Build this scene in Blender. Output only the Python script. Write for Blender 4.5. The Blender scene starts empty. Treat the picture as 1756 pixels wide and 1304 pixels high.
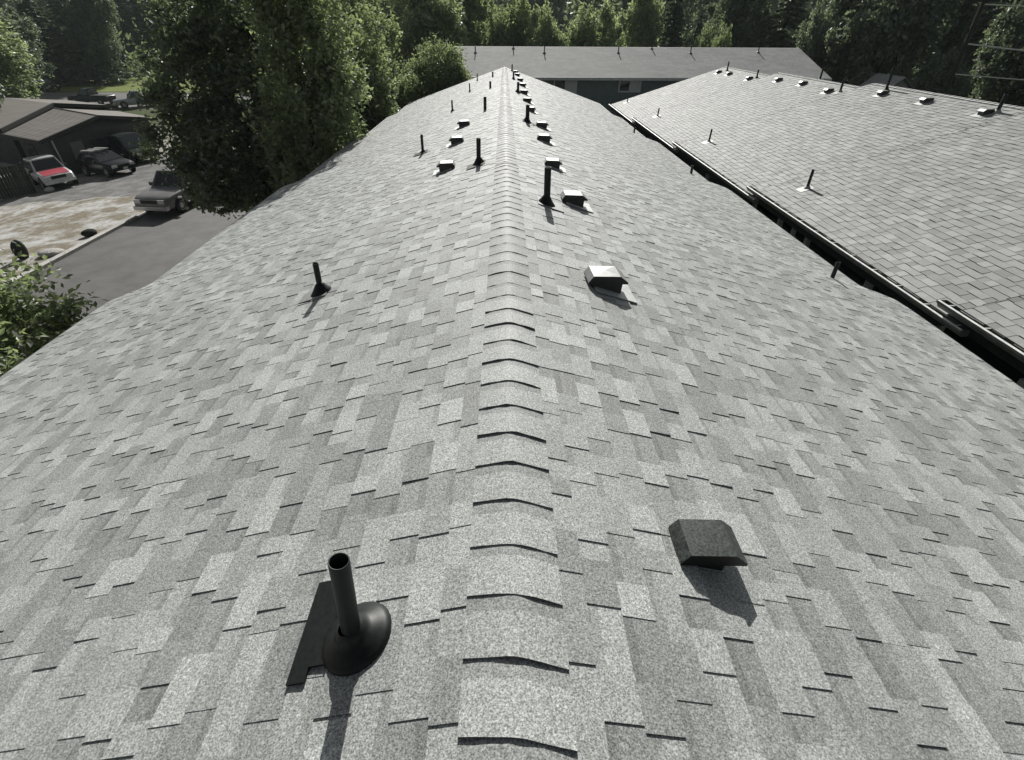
import bpy, math, random
import numpy as np
from mathutils import Matrix, Vector

sc = bpy.context.scene
COL = sc.collection
R = math.radians

# ------------------------------------------------------------------ camera
PX = 880.01 / 1756.0                       # focal length over picture width
PITCH, YAW, ROLL = 0.607846, 0.0162287, 0.0059377
CAM = Vector((-0.022, 0.0, 1.2))           # 1.2 m above the near ridge (z = 0)
F_ = Vector((math.sin(YAW) * math.cos(PITCH), math.cos(YAW) * math.cos(PITCH), -math.sin(PITCH)))
R_ = Vector((math.cos(YAW), -math.sin(YAW), 0))
U_ = R_.cross(F_)
R2 = R_ * math.cos(ROLL) + U_ * math.sin(ROLL)
U2 = -R_ * math.sin(ROLL) + U_ * math.cos(ROLL)
cam = bpy.data.cameras.new('camera')
cam.sensor_width = 36.0
cam.lens = 36.0 * PX
cam.clip_start = 0.05
cam.clip_end = 2000
cob = bpy.data.objects.new('camera', cam)
COL.objects.link(cob)
M3 = Matrix((R2, U2, -F_)).transposed()
cob.matrix_world = Matrix.Translation(CAM) @ M3.to_4x4()
sc.camera = cob

# ------------------------------------------------------------------ sky, sun, exposure
SUN_EL, SUN_AZ = R(31), R(0)               # straight ahead along the ridge (+Y)
w = bpy.data.worlds.new('World')
sc.world = w
w.use_nodes = True
nt = w.node_tree
nt.nodes.clear()
sky = nt.nodes.new('ShaderNodeTexSky')
sky.sky_type = 'NISHITA'
sky.sun_disc = False
sky.sun_elevation = SUN_EL
sky.sun_rotation = SUN_AZ
sky.air_density = 1.0
sky.dust_density = 2.0
sky.air_density = 0.8
sky.ozone_density = 0.6
bg = nt.nodes.new('ShaderNodeBackground')
bg.inputs['Strength'].default_value = 0.05
out = nt.nodes.new('ShaderNodeOutputWorld')
hs = nt.nodes.new('ShaderNodeHueSaturation')     # the whole photograph is toned down
hs.inputs['Saturation'].default_value = 0.30
nt.links.new(sky.outputs[0], hs.inputs['Color'])
nt.links.new(hs.outputs[0], bg.inputs[0])
nt.links.new(bg.outputs[0], out.inputs[0])
sl = bpy.data.lights.new('sun', 'SUN')
sl.energy = 5.0
sl.angle = R(0.5)
sl.color = (1.0, 0.975, 0.935)
so = bpy.data.objects.new('sun', sl)
COL.objects.link(so)
so.rotation_euler = (-(math.pi / 2 - SUN_EL), 0, 0)     # light travels towards -Y and down
so.location = (0, 40, 40)
vs = sc.view_settings
vs.view_transform = 'Standard'
vs.look = 'None'
vs.exposure = 0.14
vs.gamma = 1.0
vs.use_curve_mapping = False
sc.render.engine = 'CYCLES'
sc.cycles.use_denoising = True
sc.cycles.max_bounces = 6
sc.cycles.transparent_max_bounces = 4

# ------------------------------------------------------------------ helpers
def tag(o, label=None, cat=None, group=None, kind=None):
    if label: o['label'] = label
    if cat: o['category'] = cat
    if group: o['group'] = group
    if kind: o['kind'] = kind
    return o

def empty(name, loc, label=None, cat=None, group=None, rz=0.0):
    o = bpy.data.objects.new(name, None)
    COL.objects.link(o)
    o.location = loc
    o.rotation_euler = (0, 0, rz)
    o.empty_display_size = 0.2
    return tag(o, label, cat, group)

class MB:
    """collects polygons with one colour per face; build() links them as ONE mesh object"""
    def __init__(s):
        s.v, s.f, s.c, s.sm = [], [], [], []
    def face(s, pts, col=1.0, smooth=False):
        i = len(s.v)
        s.v += [tuple(p) for p in pts]
        s.f.append(tuple(range(i, i + len(pts))))
        s.c.append(col); s.sm.append(smooth)
    def grid(s, rows, col=1.0, smooth=True, closed=False, cols=None):
        i = len(s.v); n = len(rows[0])
        for r in rows: s.v += [tuple(p) for p in r]
        for a in range(len(rows) - 1):
            for b in range(n if closed else n - 1):
                b2 = (b + 1) % n
                s.f.append((i + a * n + b, i + a * n + b2, i + (a + 1) * n + b2, i + (a + 1) * n + b))
                s.c.append(cols[a] if cols else col); s.sm.append(smooth)
    def box(s, lo, hi, col=1.0, M=None):
        x0, y0, z0 = lo; x1, y1, z1 = hi
        p = [(x0,y0,z0),(x1,y0,z0),(x1,y1,z0),(x0,y1,z0),(x0,y0,z1),(x1,y0,z1),(x1,y1,z1),(x0,y1,z1)]
        if M is not None: p = [tuple(M @ Vector(q)) for q in p]
        i = len(s.v); s.v += p
        for f in ((3,2,1,0),(4,5,6,7),(0,1,5,4),(1,2,6,5),(2,3,7,6),(3,0,4,7)):
            s.f.append(tuple(i + k for k in f)); s.c.append(col); s.sm.append(False)
    def bar(s, a, b, w_, h_, col=1.0):
        a, b = Vector(a), Vector(b); d = (b - a)
        L = d.length; d.normalize()
        up = Vector((0, 0, 1)) if abs(d.z) < .95 else Vector((0, 1, 0))
        x = d.cross(up).normalized(); z = x.cross(d)
        M = Matrix((x, d, z)).transposed().to_4x4(); M.translation = a
        s.box((-w_/2, 0, -h_/2), (w_/2, L, h_/2), col, M)
    def tube(s, pts, rad, n=10, col=1.0, cap=True):
        rows = []
        for k, p in enumerate(pts):
            p = Vector(p)
            d = Vector(pts[min(k + 1, len(pts) - 1)]) - Vector(pts[max(k - 1, 0)])
            d.normalize()
            up = Vector((0, 1, 0)) if abs(d.z) > .7 else Vector((0, 0, 1))
            x = d.cross(up).normalized(); y = x.cross(d)
            r = rad[k] if hasattr(rad, '__len__') else rad
            rows.append([p + (x * math.cos(t) + y * math.sin(t)) * r for t in [2*math.pi*q/n for q in range(n)]])
        s.grid(rows, col, True, True)
        if cap:
            s.face(rows[-1], col); s.face(rows[0][::-1], col)
    def lathe(s, prof, n=20, col=1.0, M=None):
        rows = []
        for r, z in prof:
            rows.append([(r*math.cos(2*math.pi*q/n), r*math.sin(2*math.pi*q/n), z) for q in range(n)])
        if M is not None: rows = [[tuple(M @ Vector(p)) for p in r] for r in rows]
        s.grid(rows, col, True, True)
    def mesh(s, name, mat):
        me = bpy.data.meshes.new(name)
        me.from_pydata(s.v, [], s.f)
        at = me.attributes.new('tone', 'FLOAT', 'FACE')
        at.data.foreach_set('value', np.array(s.c, dtype=np.float32))
        me.polygons.foreach_set('use_smooth', np.array(s.sm, dtype=bool))
        if isinstance(mat, (list, tuple)):
            for m in mat: me.materials.append(m)
        else: me.materials.append(mat)
        me.update()
        return me
    def build(s, name, mat, parent=None, world=True, loc=(0, 0, 0)):
        return link(name, s.mesh(name, mat), parent, world, loc)

def world_pos(o):
    p = Vector((0, 0, 0))
    while o is not None:
        p = p + o.location if o.get('_w') else p + o.location
        o = o.parent
    return p

ORIGIN = {}
def link(name, me, parent=None, world=True, loc=(0, 0, 0)):
    """world=True: mesh data (plus loc) are scene coordinates even under an unrotated parent"""
    o = bpy.data.objects.new(name, me)
    COL.objects.link(o)
    loc = Vector(loc)
    if parent is not None:
        o.parent = parent
        base = ORIGIN.get(parent.name)
        if base is None: base = Vector(parent.location)
        if world:
            o.location = loc - base
            ORIGIN[o.name] = loc
        else:
            o.location = loc
    else:
        o.location = loc
        ORIGIN[o.name] = loc
    return o

def np_mesh(name, V, Fq, tone, mat, smooth=False):
    """V (n,3), Fq (m,4) quads, tone (m,)"""
    me = bpy.data.meshes.new(name)
    n, m = len(V), len(Fq)
    me.vertices.add(n); me.vertices.foreach_set('co', V.astype(np.float32).ravel())
    me.loops.add(m * 4); me.loops.foreach_set('vertex_index', Fq.astype(np.int32).ravel())
    me.polygons.add(m)
    me.polygons.foreach_set('loop_start', np.arange(0, 4 * m, 4, dtype=np.int32))
    at = me.attributes.new('tone', 'FLOAT', 'FACE')
    at.data.foreach_set('value', tone.astype(np.float32))
    me.polygons.foreach_set('use_smooth', np.full(m, smooth, dtype=bool))
    me.materials.append(mat)
    me.update(calc_edges=True)
    me.validate()
    return me

# ------------------------------------------------------------------ materials
MATS = {}
def mat(name, base, rough=.6, metal=0.0, spec=.5, noise=None, tone=True, bump=None, obj_random=0.0, coat=0.0, coord='world'):
    """noise = [(scale, detail, lo, hi), ...] multiplies the base colour; bump = (scale, strength, distance)"""
    m = bpy.data.materials.new(name); m.use_nodes = True
    t = m.node_tree; N = t.nodes; L = t.links
    b = N['Principled BSDF']
    b.inputs['Roughness'].default_value = rough
    b.inputs['Metallic'].default_value = metal
    b.inputs['Specular IOR Level'].default_value = spec
    b.inputs['Coat Weight'].default_value = coat
    if coord == 'world':
        g = N.new('ShaderNodeNewGeometry'); P = g.outputs['Position']
    else:
        g = N.new('ShaderNodeTexCoord'); P = g.outputs['Object']
    cur = None
    def mul(sock):
        nonlocal cur
        if cur is None: cur = sock
        else:
            x = N.new('ShaderNodeMath'); x.operation = 'MULTIPLY'
            L.new(cur, x.inputs[0]); L.new(sock, x.inputs[1]); cur = x.outputs[0]
    if tone:
        a = N.new('ShaderNodeAttribute'); a.attribute_name = 'tone'; mul(a.outputs['Fac'])
    for (s_, d_, lo, hi) in (noise or []):
        q = N.new('ShaderNodeTexNoise'); q.inputs['Scale'].default_value = s_; q.inputs['Detail'].default_value = d_
        q.inputs['Roughness'].default_value = .6
        L.new(P, q.inputs['Vector'])
        r = N.new('ShaderNodeMapRange'); r.inputs['From Min'].default_value = .3; r.inputs['From Max'].default_value = .7
        r.inputs['To Min'].default_value = lo; r.inputs['To Max'].default_value = hi
        L.new(q.outputs['Fac'], r.inputs['Value']); mul(r.outputs[0])
    if obj_random:
        oi = N.new('ShaderNodeObjectInfo'); r = N.new('ShaderNodeMapRange')
        r.inputs['To Min'].default_value = 1 - obj_random; r.inputs['To Max'].default_value = 1 + obj_random
        L.new(oi.outputs['Random'], r.inputs['Value']); mul(r.outputs[0])
    if cur is not None:
        v = N.new('ShaderNodeVectorMath'); v.operation = 'SCALE'
        v.inputs[0].default_value = base[:3]
        L.new(cur, v.inputs['Scale']); L.new(v.outputs[0], b.inputs['Base Color'])
    else:
        b.inputs['Base Color'].default_value = (*base[:3], 1)
    if bump:
        q = N.new('ShaderNodeTexNoise'); q.inputs['Scale'].default_value = bump[0]; q.inputs['Detail'].default_value = 3
        L.new(P, q.inputs['Vector'])
        bp = N.new('ShaderNodeBump'); bp.inputs['Strength'].default_value = bump[1]; bp.inputs['Distance'].default_value = bump[2]
        L.new(q.outputs['Fac'], bp.inputs['Height']); L.new(bp.outputs[0], b.inputs['Normal'])
    MATS[name] = m
    return m

M_SH = mat('asphalt_shingle', (.362, .378, .364), rough=.68, spec=.34,
           noise=[(230, 1, .45, 1.55), (105, 2, .74, 1.26), (1.3, 3, .94, 1.06)], bump=(420, .5, .0015))
M_SH2 = mat('weathered_shingle', (.315, .326, .312), rough=.74, spec=.36,
            noise=[(120, 2, .8, 1.2), (1.1, 3, .92, 1.08)], bump=(300, .4, .0015))
M_DECK = mat('roof_felt', (.10, .10, .095), rough=.9, tone=False)
M_BLK = mat('black_painted_metal', (.010, .013, .012), rough=.45, spec=.28, noise=[(60, 3, .7, 1.5)], tone=True)
M_VENT = mat('charcoal_vent_metal', (.026, .031, .029), rough=.48, spec=.5, noise=[(120, 1, .35, 2.6), (30, 2, .8, 1.25)])
M_GALV = mat('galvanised_metal', (.30, .31, .30), rough=.55, metal=.4, noise=[(25, 3, .8, 1.15)])
M_PIPE = mat('black_pipe', (.010, .012, .012), rough=.5, spec=.3, noise=[(40, 3, .7, 1.4)])
M_TRIM = mat('pale_painted_trim', (.55, .56, .54), rough=.55, noise=[(6, 3, .85, 1.1)])
M_FASC = mat('dark_fascia_paint', (.035, .040, .038), rough=.6, noise=[(5, 3, .8, 1.2)])
M_WALL = mat('dark_green_grey_siding', (.055, .068, .066), rough=.7, noise=[(3, 4, .85, 1.15)])
M_WALLF = mat('blue_grey_siding', (.17, .20, .20), rough=.75, noise=[(3, 4, .9, 1.1)])
M_GLASS = mat('window_glass', (.02, .025, .028), rough=.06, spec=.8, tone=False)
M_GUT = mat('pale_gutter_paint', (.36, .37, .35), rough=.5, noise=[(9, 4, .7, 1.15)])

# ------------------------------------------------------------------ ground, road, kerb
GZ = -6.8
def gz(x, y=0):
    t = min(max((-18.3 - x) / 13.2, 0), 1)
    z = GZ - 1.2 * t
    if y > 55: z += (y - 55) * .012
    return z

def ground_mat():
    m = bpy.data.materials.new('dry_yard_ground'); m.use_nodes = True
    t = m.node_tree; N = t.nodes; L = t.links; b = N['Principled BSDF']
    b.inputs['Roughness'].default_value = .9
    b.inputs['Specular IOR Level'].default_value = .1
    g = N.new('ShaderNodeNewGeometry')
    def nz(s, d=5):
        q = N.new('ShaderNodeTexNoise'); q.inputs['Scale'].default_value = s; q.inputs['Detail'].default_value = d
        q.inputs['Roughness'].default_value = .65
        L.new(g.outputs['Position'], q.inputs['Vector']); return q.outputs['Fac']
    def ramp(f, a, c0, b_, c1):
        r = N.new('ShaderNodeValToRGB'); r.color_ramp.elements[0].position = a; r.color_ramp.elements[1].position = b_
        r.color_ramp.elements[0].color = (*c0, 1); r.color_ramp.elements[1].color = (*c1, 1)
        L.new(f, r.inputs[0]); return r.outputs[0]
    def mix(f, a, b_):
        x = N.new('ShaderNodeMix'); x.data_type = 'RGBA'
        L.new(f, x.inputs[0]); L.new(a, x.inputs[6]); L.new(b_, x.inputs[7]); return x.outputs[2]
    tan = ramp(nz(4.5), .35, (.18, .16, .12), .65, (.29, .26, .20))
    pale = ramp(nz(5.0), .3, (.36, .36, .34), .7, (.66, .66, .64))
    grass = ramp(nz(2.5), .3, (.035, .05, .018), .7, (.09, .115, .04))
    f1 = ramp(nz(.9, 12), .43, (0, 0, 0), .60, (1, 1, 1))
    yard = mix(f1, tan, pale)
    # yard between the kerb and the house, grass elsewhere
    sx = N.new('ShaderNodeSeparateXYZ'); L.new(g.outputs['Position'], sx.inputs[0])
    def band(sock, a, b_):
        r = N.new('ShaderNodeMapRange'); r.inputs['From Min'].default_value = a; r.inputs['From Max'].default_value = b_
        L.new(sock, r.inputs['Value']); return r.outputs[0]
    x0 = band(sx.outputs[0], -16.5, -17.5); y0 = band(sx.outputs[1], 62, 48)
    mu = N.new('ShaderNodeMath'); mu.operation = 'MULTIPLY'; L.new(x0, mu.inputs[0]); L.new(y0, mu.inputs[1])
    L.new(mix(mu.outputs[0], grass, yard), b.inputs['Base Color'])
    bp = N.new('ShaderNodeBump'); bp.inputs['Strength'].default_value = .6; bp.inputs['Distance'].default_value = .03
    L.new(nz(14), bp.inputs['Height']); L.new(bp.outputs[0], b.inputs['Normal'])
    return m
M_GROUND = ground_mat()
xs = [-600, -250, -120, -80, -60, -45, -36, -31.5, -28, -25, -22, -19.5, -18.3, -16, -12, -8, -4, 0, 6, 14, 30, 60, 120, 300, 600]
ys = [-200, -60, -20, 0, 10, 20, 30, 40, 55, 75, 100, 140, 220, 500, 900]
b = MB(); b.grid([[(x, y, gz(x, y)) for x in xs] for y in ys])
tag(b.build('ground', M_GROUND), kind='structure')

M_ROAD = mat('worn_asphalt', (.118, .115, .110), rough=.75, tone=False, noise=[(60, 3, .75, 1.25), (1.1, 6, .72, 1.22), (.16, 4, .85, 1.12)], bump=(160, .4, .006))
b = MB(); b.grid([[(-18.05, y, GZ + .006), (-13.5, y, GZ + .05), (-9.0, y, GZ + .006)] for y in np.linspace(-40, 130, 30)])
tag(b.build('road', M_ROAD), kind='structure')
M_CONC = mat('kerb_concrete', (.52, .51, .48), rough=.8, noise=[(8, 5, .7, 1.15)])
ke = MB()
for i in range(40):
    y = -20 + i * 2.4
    if 25.2 < y < 31.0: hgt = .05
    else: hgt = .13
    ke.box((-18.32, y, GZ - .1), (-18.06, y + 2.385, GZ + hgt), .8 + .4 * random.Random(i).random())
tag(ke.build('kerb', M_CONC), kind='structure')
M_DRIVE = mat('driveway_gravel', (.19, .188, .18), rough=.9, spec=.2, tone=False, noise=[(22, 4, .6, 1.4), (1.4, 6, .6, 1.3), (.35, 4, .75, 1.2)], bump=(50, .5, .01))
b = MB()
dr = []
for k in range(13):
    t = k / 12
    row = []
    for j in range(7):
        s_ = j / 6
        x = -18.4 - 16.0 * t
        y0 = 30.5 + 1.2 * t + .35 * math.sin(k * 2.1); y1 = 42.5 + 4.0 * t
        y = y0 + (y1 - y0) * s_
        row.append((x, y, gz(x, y) + .006))
    dr.append(row)
b.grid(dr)
tag(b.build('driveway', M_DRIVE), kind='structure')
b = MB(); b.grid([[(x, y, gz(x, y) + .008) for x in (-100, -80, -60, -45, -36, -30)] for y in (72, 80, 88)])
tag(b.build('parking_lot', M_ROAD), kind='structure')
M_LAWN = mat('sunlit_lawn', (.17, .21, .05), rough=.9, spec=.1, tone=False, noise=[(8, 4, .75, 1.25), (.3, 3, .85, 1.15)], bump=(30, .5, .03))
b = MB(); b.grid([[(x, y, gz(x, y) + .012) for x in np.linspace(-95, -32, 12)] for y in (89, 96, 104, 118, 132)])
tag(b.build('lawn', M_LAWN), kind='structure')
b = MB(); b.grid([[(x, y, gz(x, y) + .012) for x in np.linspace(17, 36, 6)] for y in (46, 52, 58)])
tag(b.build('back_lawn', M_LAWN), kind='structure')
M_HILL = mat('wooded_hill', (.022, .030, .016), rough=1.0, spec=0.0, tone=False, noise=[(.12, 6, .5, 1.5), (.6, 4, .6, 1.4)], bump=(.5, 1, 1.5))
b = MB()
b.grid([[(x, 130 + k * 30 + 8 * math.sin(x * .02), -7 + [0, 7, 16, 24, 27][k] + 3 * math.sin(x * .013 + k)) for x in np.linspace(-420, 420, 40)] for k in range(5)])
tag(b.build('hill', M_HILL), kind='structure')

# ------------------------------------------------------------------ roofs
E_ = 0.100                                  # exposed height of one shingle course
def ramp_drop(steps, each):
    def d(Y):
        s_ = 0.0
        for a, c in steps:
            t = min(max((Y - a) / (c - a), 0), 1)
            s_ += each * t * t * (3 - 2 * t)
        return s_
    return d
DROP1 = ramp_drop(((5.5, 6.5), (11.2, 12.5), (17.2, 18.5), (23.3, 24.7)), .138)
DROP2 = ramp_drop(((6.0, 6.12), (12.55, 12.67), (19.2, 19.32), (26.05, 26.17)), .165)

def roof_pieces(rng, side, tp, slope_len, y0, y1, style, E_=E_, cuts=()):
    """(ya, yb, v0, v1, h0, h1, tone, band) for every shingle piece of a slope"""
    out_ = []
    n = int(round(slope_len / E_))
    for j in range(n):
        y = y0 - rng.random() * .2
        high = rng.random() < .5
        while y < y1:
            if style == 'laminated':
                L = rng.choice((.065, .085, .10, .12, .14, .17)) * (1.0 if high else .95) + rng.random() * .015
            else:
                L = rng.choice((.13, .15, .18, .20, .23)) + rng.random() * .015
            for c_ in cuts:
                if y + .004 < c_ < y + L: L = c_ - y
            ya, yb = max(y, y0), min(y + L, y1)
            if yb - ya > .008:
                tone = rng.choice((.76, .84, .91, .97, 1.03, 1.10, 1.20)) * (1.03 if high else .97)
                if style == 'laminated':
                    d_ = rng.choice((.0013, .0019, .0024, .0030, .0036))
                    h = (.0006 + d_, .0048 + d_) if high else (.0006, .0048)
                    lift = rng.random()
                    if high and lift > .94: h = (h[0] + .0005, h[1] + .003)
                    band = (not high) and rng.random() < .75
                else:
                    h = (.0042, rng.uniform(.0098, .0118)) if high else (.0006, rng.uniform(.0058, .0075))
                    band = False
                    tone = 1 + (tone - 1) * .85
                if any(abs(yb - c_) < .002 for c_ in cuts[::2]): tone *= .74      # darker row on the near side of each step
                jit = 0.0 if style == 'laminated' else rng.uniform(-.010, .010)
                out_.append((ya, yb, j * E_, (j + 1) * E_ + jit, h[0], h[1], tone, band))
            y += L
            high = not high if rng.random() < .9 else high
    return out_

def pieces_mesh(pcs, side, xr, zr, tp, drop):
    """vectorised boxes without bottoms; returns V, F, tone"""
    c, s_ = 1 / math.hypot(1, tp), tp / math.hypot(1, tp)
    V, F, T = [], [], []
    for (ya, yb, v0, v1, h0, h1, tone, band) in pcs:
        def P(y, v, h):
            return (xr + side * (v * c + h * s_), y, zr - v * s_ + h * c - drop(y))
        i = len(V)
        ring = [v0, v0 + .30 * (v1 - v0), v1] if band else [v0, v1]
        k = len(ring)
        for v in ring:
            h = h0 + (h1 - h0) * (v - v0) / (v1 - v0)
            V += [P(ya, v, h), P(yb, v, h)]
        V += [P(ya, v0, -.004), P(yb, v0, -.004), P(ya, v1, -.004), P(yb, v1, -.004)]
        q = i + 2 * k
        def ad(f, t):
            F.append(f if side > 0 else f[::-1]); T.append(t)
        for r_ in range(k - 1):
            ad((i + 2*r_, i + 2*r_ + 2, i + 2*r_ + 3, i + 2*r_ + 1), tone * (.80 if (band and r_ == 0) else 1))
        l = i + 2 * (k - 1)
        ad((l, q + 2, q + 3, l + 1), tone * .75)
        ad((i, q, q + 2, l), tone * .4)  # near edge toned darker: its shade is put into the colour
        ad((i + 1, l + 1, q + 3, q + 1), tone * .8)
    return np.array(V), np.array(F), np.array(T)

def build_shingles(roof, pcs, side, xr, zr, tp, drop, material, keep):
    """the `keep` pieces that show largest become objects, the rest one joined part"""
    c, s_ = 1 / math.hypot(1, tp), tp / math.hypot(1, tp)
    nrm = Vector((side * s_, 0, c))
    def size(p):
        v = (p[2] + p[3]) / 2; y = (p[0] + p[1]) / 2
        q = Vector((xr + side * v * c, y, zr - v * s_ - drop(y)))
        d = q - CAM
        D = d.dot(F_)
        if D < .2: return -1
        px = d.dot(R2) / D * PX; py = d.dot(U2) / D * PX
        if abs(px) > .52 or abs(py) > .39: return -1
        return (p[1] - p[0]) * abs(d.normalized().dot(nrm)) / D ** 2
    order = sorted(range(len(pcs)), key=lambda k: -size(pcs[k]))
    near = set(order[:keep])
    for k in order[:keep]:
        p = pcs[k]
        v = (p[2] + p[3]) / 2; y = (p[0] + p[1]) / 2
        o = Vector((xr + side * v * c, y, zr - v * s_ - drop(y)))
        V, F, T = pieces_mesh([p], side, xr, zr, tp, drop)
        link('shingle', np_mesh('shingle', V - np.array(o), F, T, material), roof, True, o)
    V, F, T = pieces_mesh([p for k, p in enumerate(pcs) if k not in near], side, xr, zr, tp, drop)
    tag(link('shingle_field', np_mesh('shingle_field', V, F, T, material), roof), kind='stuff')

def cap_mb(rng, y, e, wc, xr, zr, tp, drop, lift, tone, skew, band=True):
    """one bent ridge cap whose near end (-Y) stands proud"""
    b = MB()
    us = [-1, -.72, -.42, -.16, 0, .16, .42, .72, 1]
    def P(u, t, h):                         # t 0 near .. 1 far
        x = u * wc
        yy = y + t * (e + .03) - skew * x
        z = zr - tp * math.sqrt(x * x + .03 ** 2) + .0125 - drop(yy) + h
        return (xr + x, yy, z)
    hN, hF = lift, .004
    wav = [rng.uniform(-.0015, .003) for _ in us]; skew += rng.uniform(-.02, .02); y += rng.uniform(-.006, .006)
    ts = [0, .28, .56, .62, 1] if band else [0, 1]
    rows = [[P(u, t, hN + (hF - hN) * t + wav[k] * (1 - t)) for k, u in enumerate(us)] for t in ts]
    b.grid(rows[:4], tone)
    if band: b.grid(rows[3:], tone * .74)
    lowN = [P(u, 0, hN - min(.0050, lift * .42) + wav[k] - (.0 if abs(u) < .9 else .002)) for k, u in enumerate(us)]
    b.grid([lowN, rows[0]], tone * .45, smooth=False)  # butt face towards the viewer, shade put into its tone
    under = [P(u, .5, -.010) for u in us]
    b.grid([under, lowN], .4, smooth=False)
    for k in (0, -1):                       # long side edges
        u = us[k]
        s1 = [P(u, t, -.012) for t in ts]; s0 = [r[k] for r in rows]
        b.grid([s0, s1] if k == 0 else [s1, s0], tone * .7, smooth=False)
    return b

def tilt_matrix(loc, side, tp, tilt_to_roof=1.0):
    """local x = down-slope, y = along ridge, z = roof normal"""
    a = math.atan(tp) * tilt_to_roof
    x = Vector((side * math.cos(a), 0, -math.sin(a))); z = Vector((side * math.sin(a), 0, math.cos(a)))
    y = z.cross(x)
    M = Matrix((x, y, z)).transposed().to_4x4()
    M.translation = loc
    return M

def add_pipe(bld, x, y, zroof, side, tp, hgt, r, lean=(0, 0), boot='cone', plate=None, bright=False, plate_mat=None):
    loc = Vector((x, y, zroof))
    M = tilt_matrix(Vector((0, 0, 0)), side, tp)
    top = Vector((lean[0] * hgt, lean[1] * hgt, hgt))
    b = MB(); n = 20
    p0 = Vector((0, 0, -.05))
    d = top.normalized()
    u = d.cross(Vector((0, 1, 0))).normalized(); v = d.cross(u)
    def ring(c, rr): return [c + (u * math.cos(2*math.pi*q/n) + v * math.sin(2*math.pi*q/n)) * rr for q in range(n)]
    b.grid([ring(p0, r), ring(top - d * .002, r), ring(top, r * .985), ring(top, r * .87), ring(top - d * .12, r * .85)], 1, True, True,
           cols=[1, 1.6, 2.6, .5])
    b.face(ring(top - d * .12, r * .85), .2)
    pipe = b.build('vent_pipe', M_PIPE, bld, True, loc)
    if boot:
        bm = MB()
        k = .90
        if boot == 'dome':
            prof = [(.104, .002), (.110, .008), (.107, .015), (.096, .022), (.080, .034), (.062, .047), (.049, .055), (.046, .064), (.037, .077), (.0300, .083), (.0270, .086)]
            prof = [(a * k, z * k) for a, z in prof]
            off = Matrix.Translation(Vector((0, 0, 0)))
        elif boot == 'wide':
            prof = [(.085, .002), (.082, .012), (.060, .035), (.040, .062), (.031, .075), (r * 1.02, .08)]
        else:
            prof = [(r * 2.5, .002), (r * 2.4, .012), (r * 1.9, .03), (r * 1.35, r * 1.7), (r * 1.12, r * 2.0), (r * 1.02, r * 2.1)]
        nseg = 28; rows = []
        for rr, zz in prof:
            f_ = min(1, zz / max(p_[1] for p_ in prof))
            ox = -zz * tp + (1 - f_) * (-.012 if boot == 'dome' else 0); oy = (1 - f_) * (-.014 if boot == 'dome' else 0)
            rows.append([M @ Vector((ox + rr * math.cos(2*math.pi*q/nseg), oy + rr * math.sin(2*math.pi*q/nseg), zz)) for q in range(nseg)])
        bm.grid(rows, 1, True, True)
        bm.build('boot', M_GALV if bright else M_BLK, pipe, True, loc)
    if plate:
        pb = MB()
        if isinstance(plate, list):
            P = [M @ Vector((px, py, .0135)) for px, py in plate]
            Q = [p - (M.to_3x3() @ Vector((0, 0, .006))) for p in P]
        else:
            a0, a1, b0, b1 = plate
            P = [M @ Vector((px, py, .0135)) for px, py in ((a0, b0), (a1, b0), (a1, b1), (a0, b1))]
            Q = [p - (M.to_3x3() @ Vector((0, 0, .006))) for p in P]
        if isinstance(plate, list): P, Q = P[::-1], Q[::-1]
        pb.face(P)
        for i in range(len(P)):
            j = (i + 1) % len(P)
            pb.face([P[j], P[i], Q[i], Q[j]])
        pb.build('flashing', plate_mat or (M_GALV if bright else M_BLK), pipe, True, loc)
    return pipe

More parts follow.
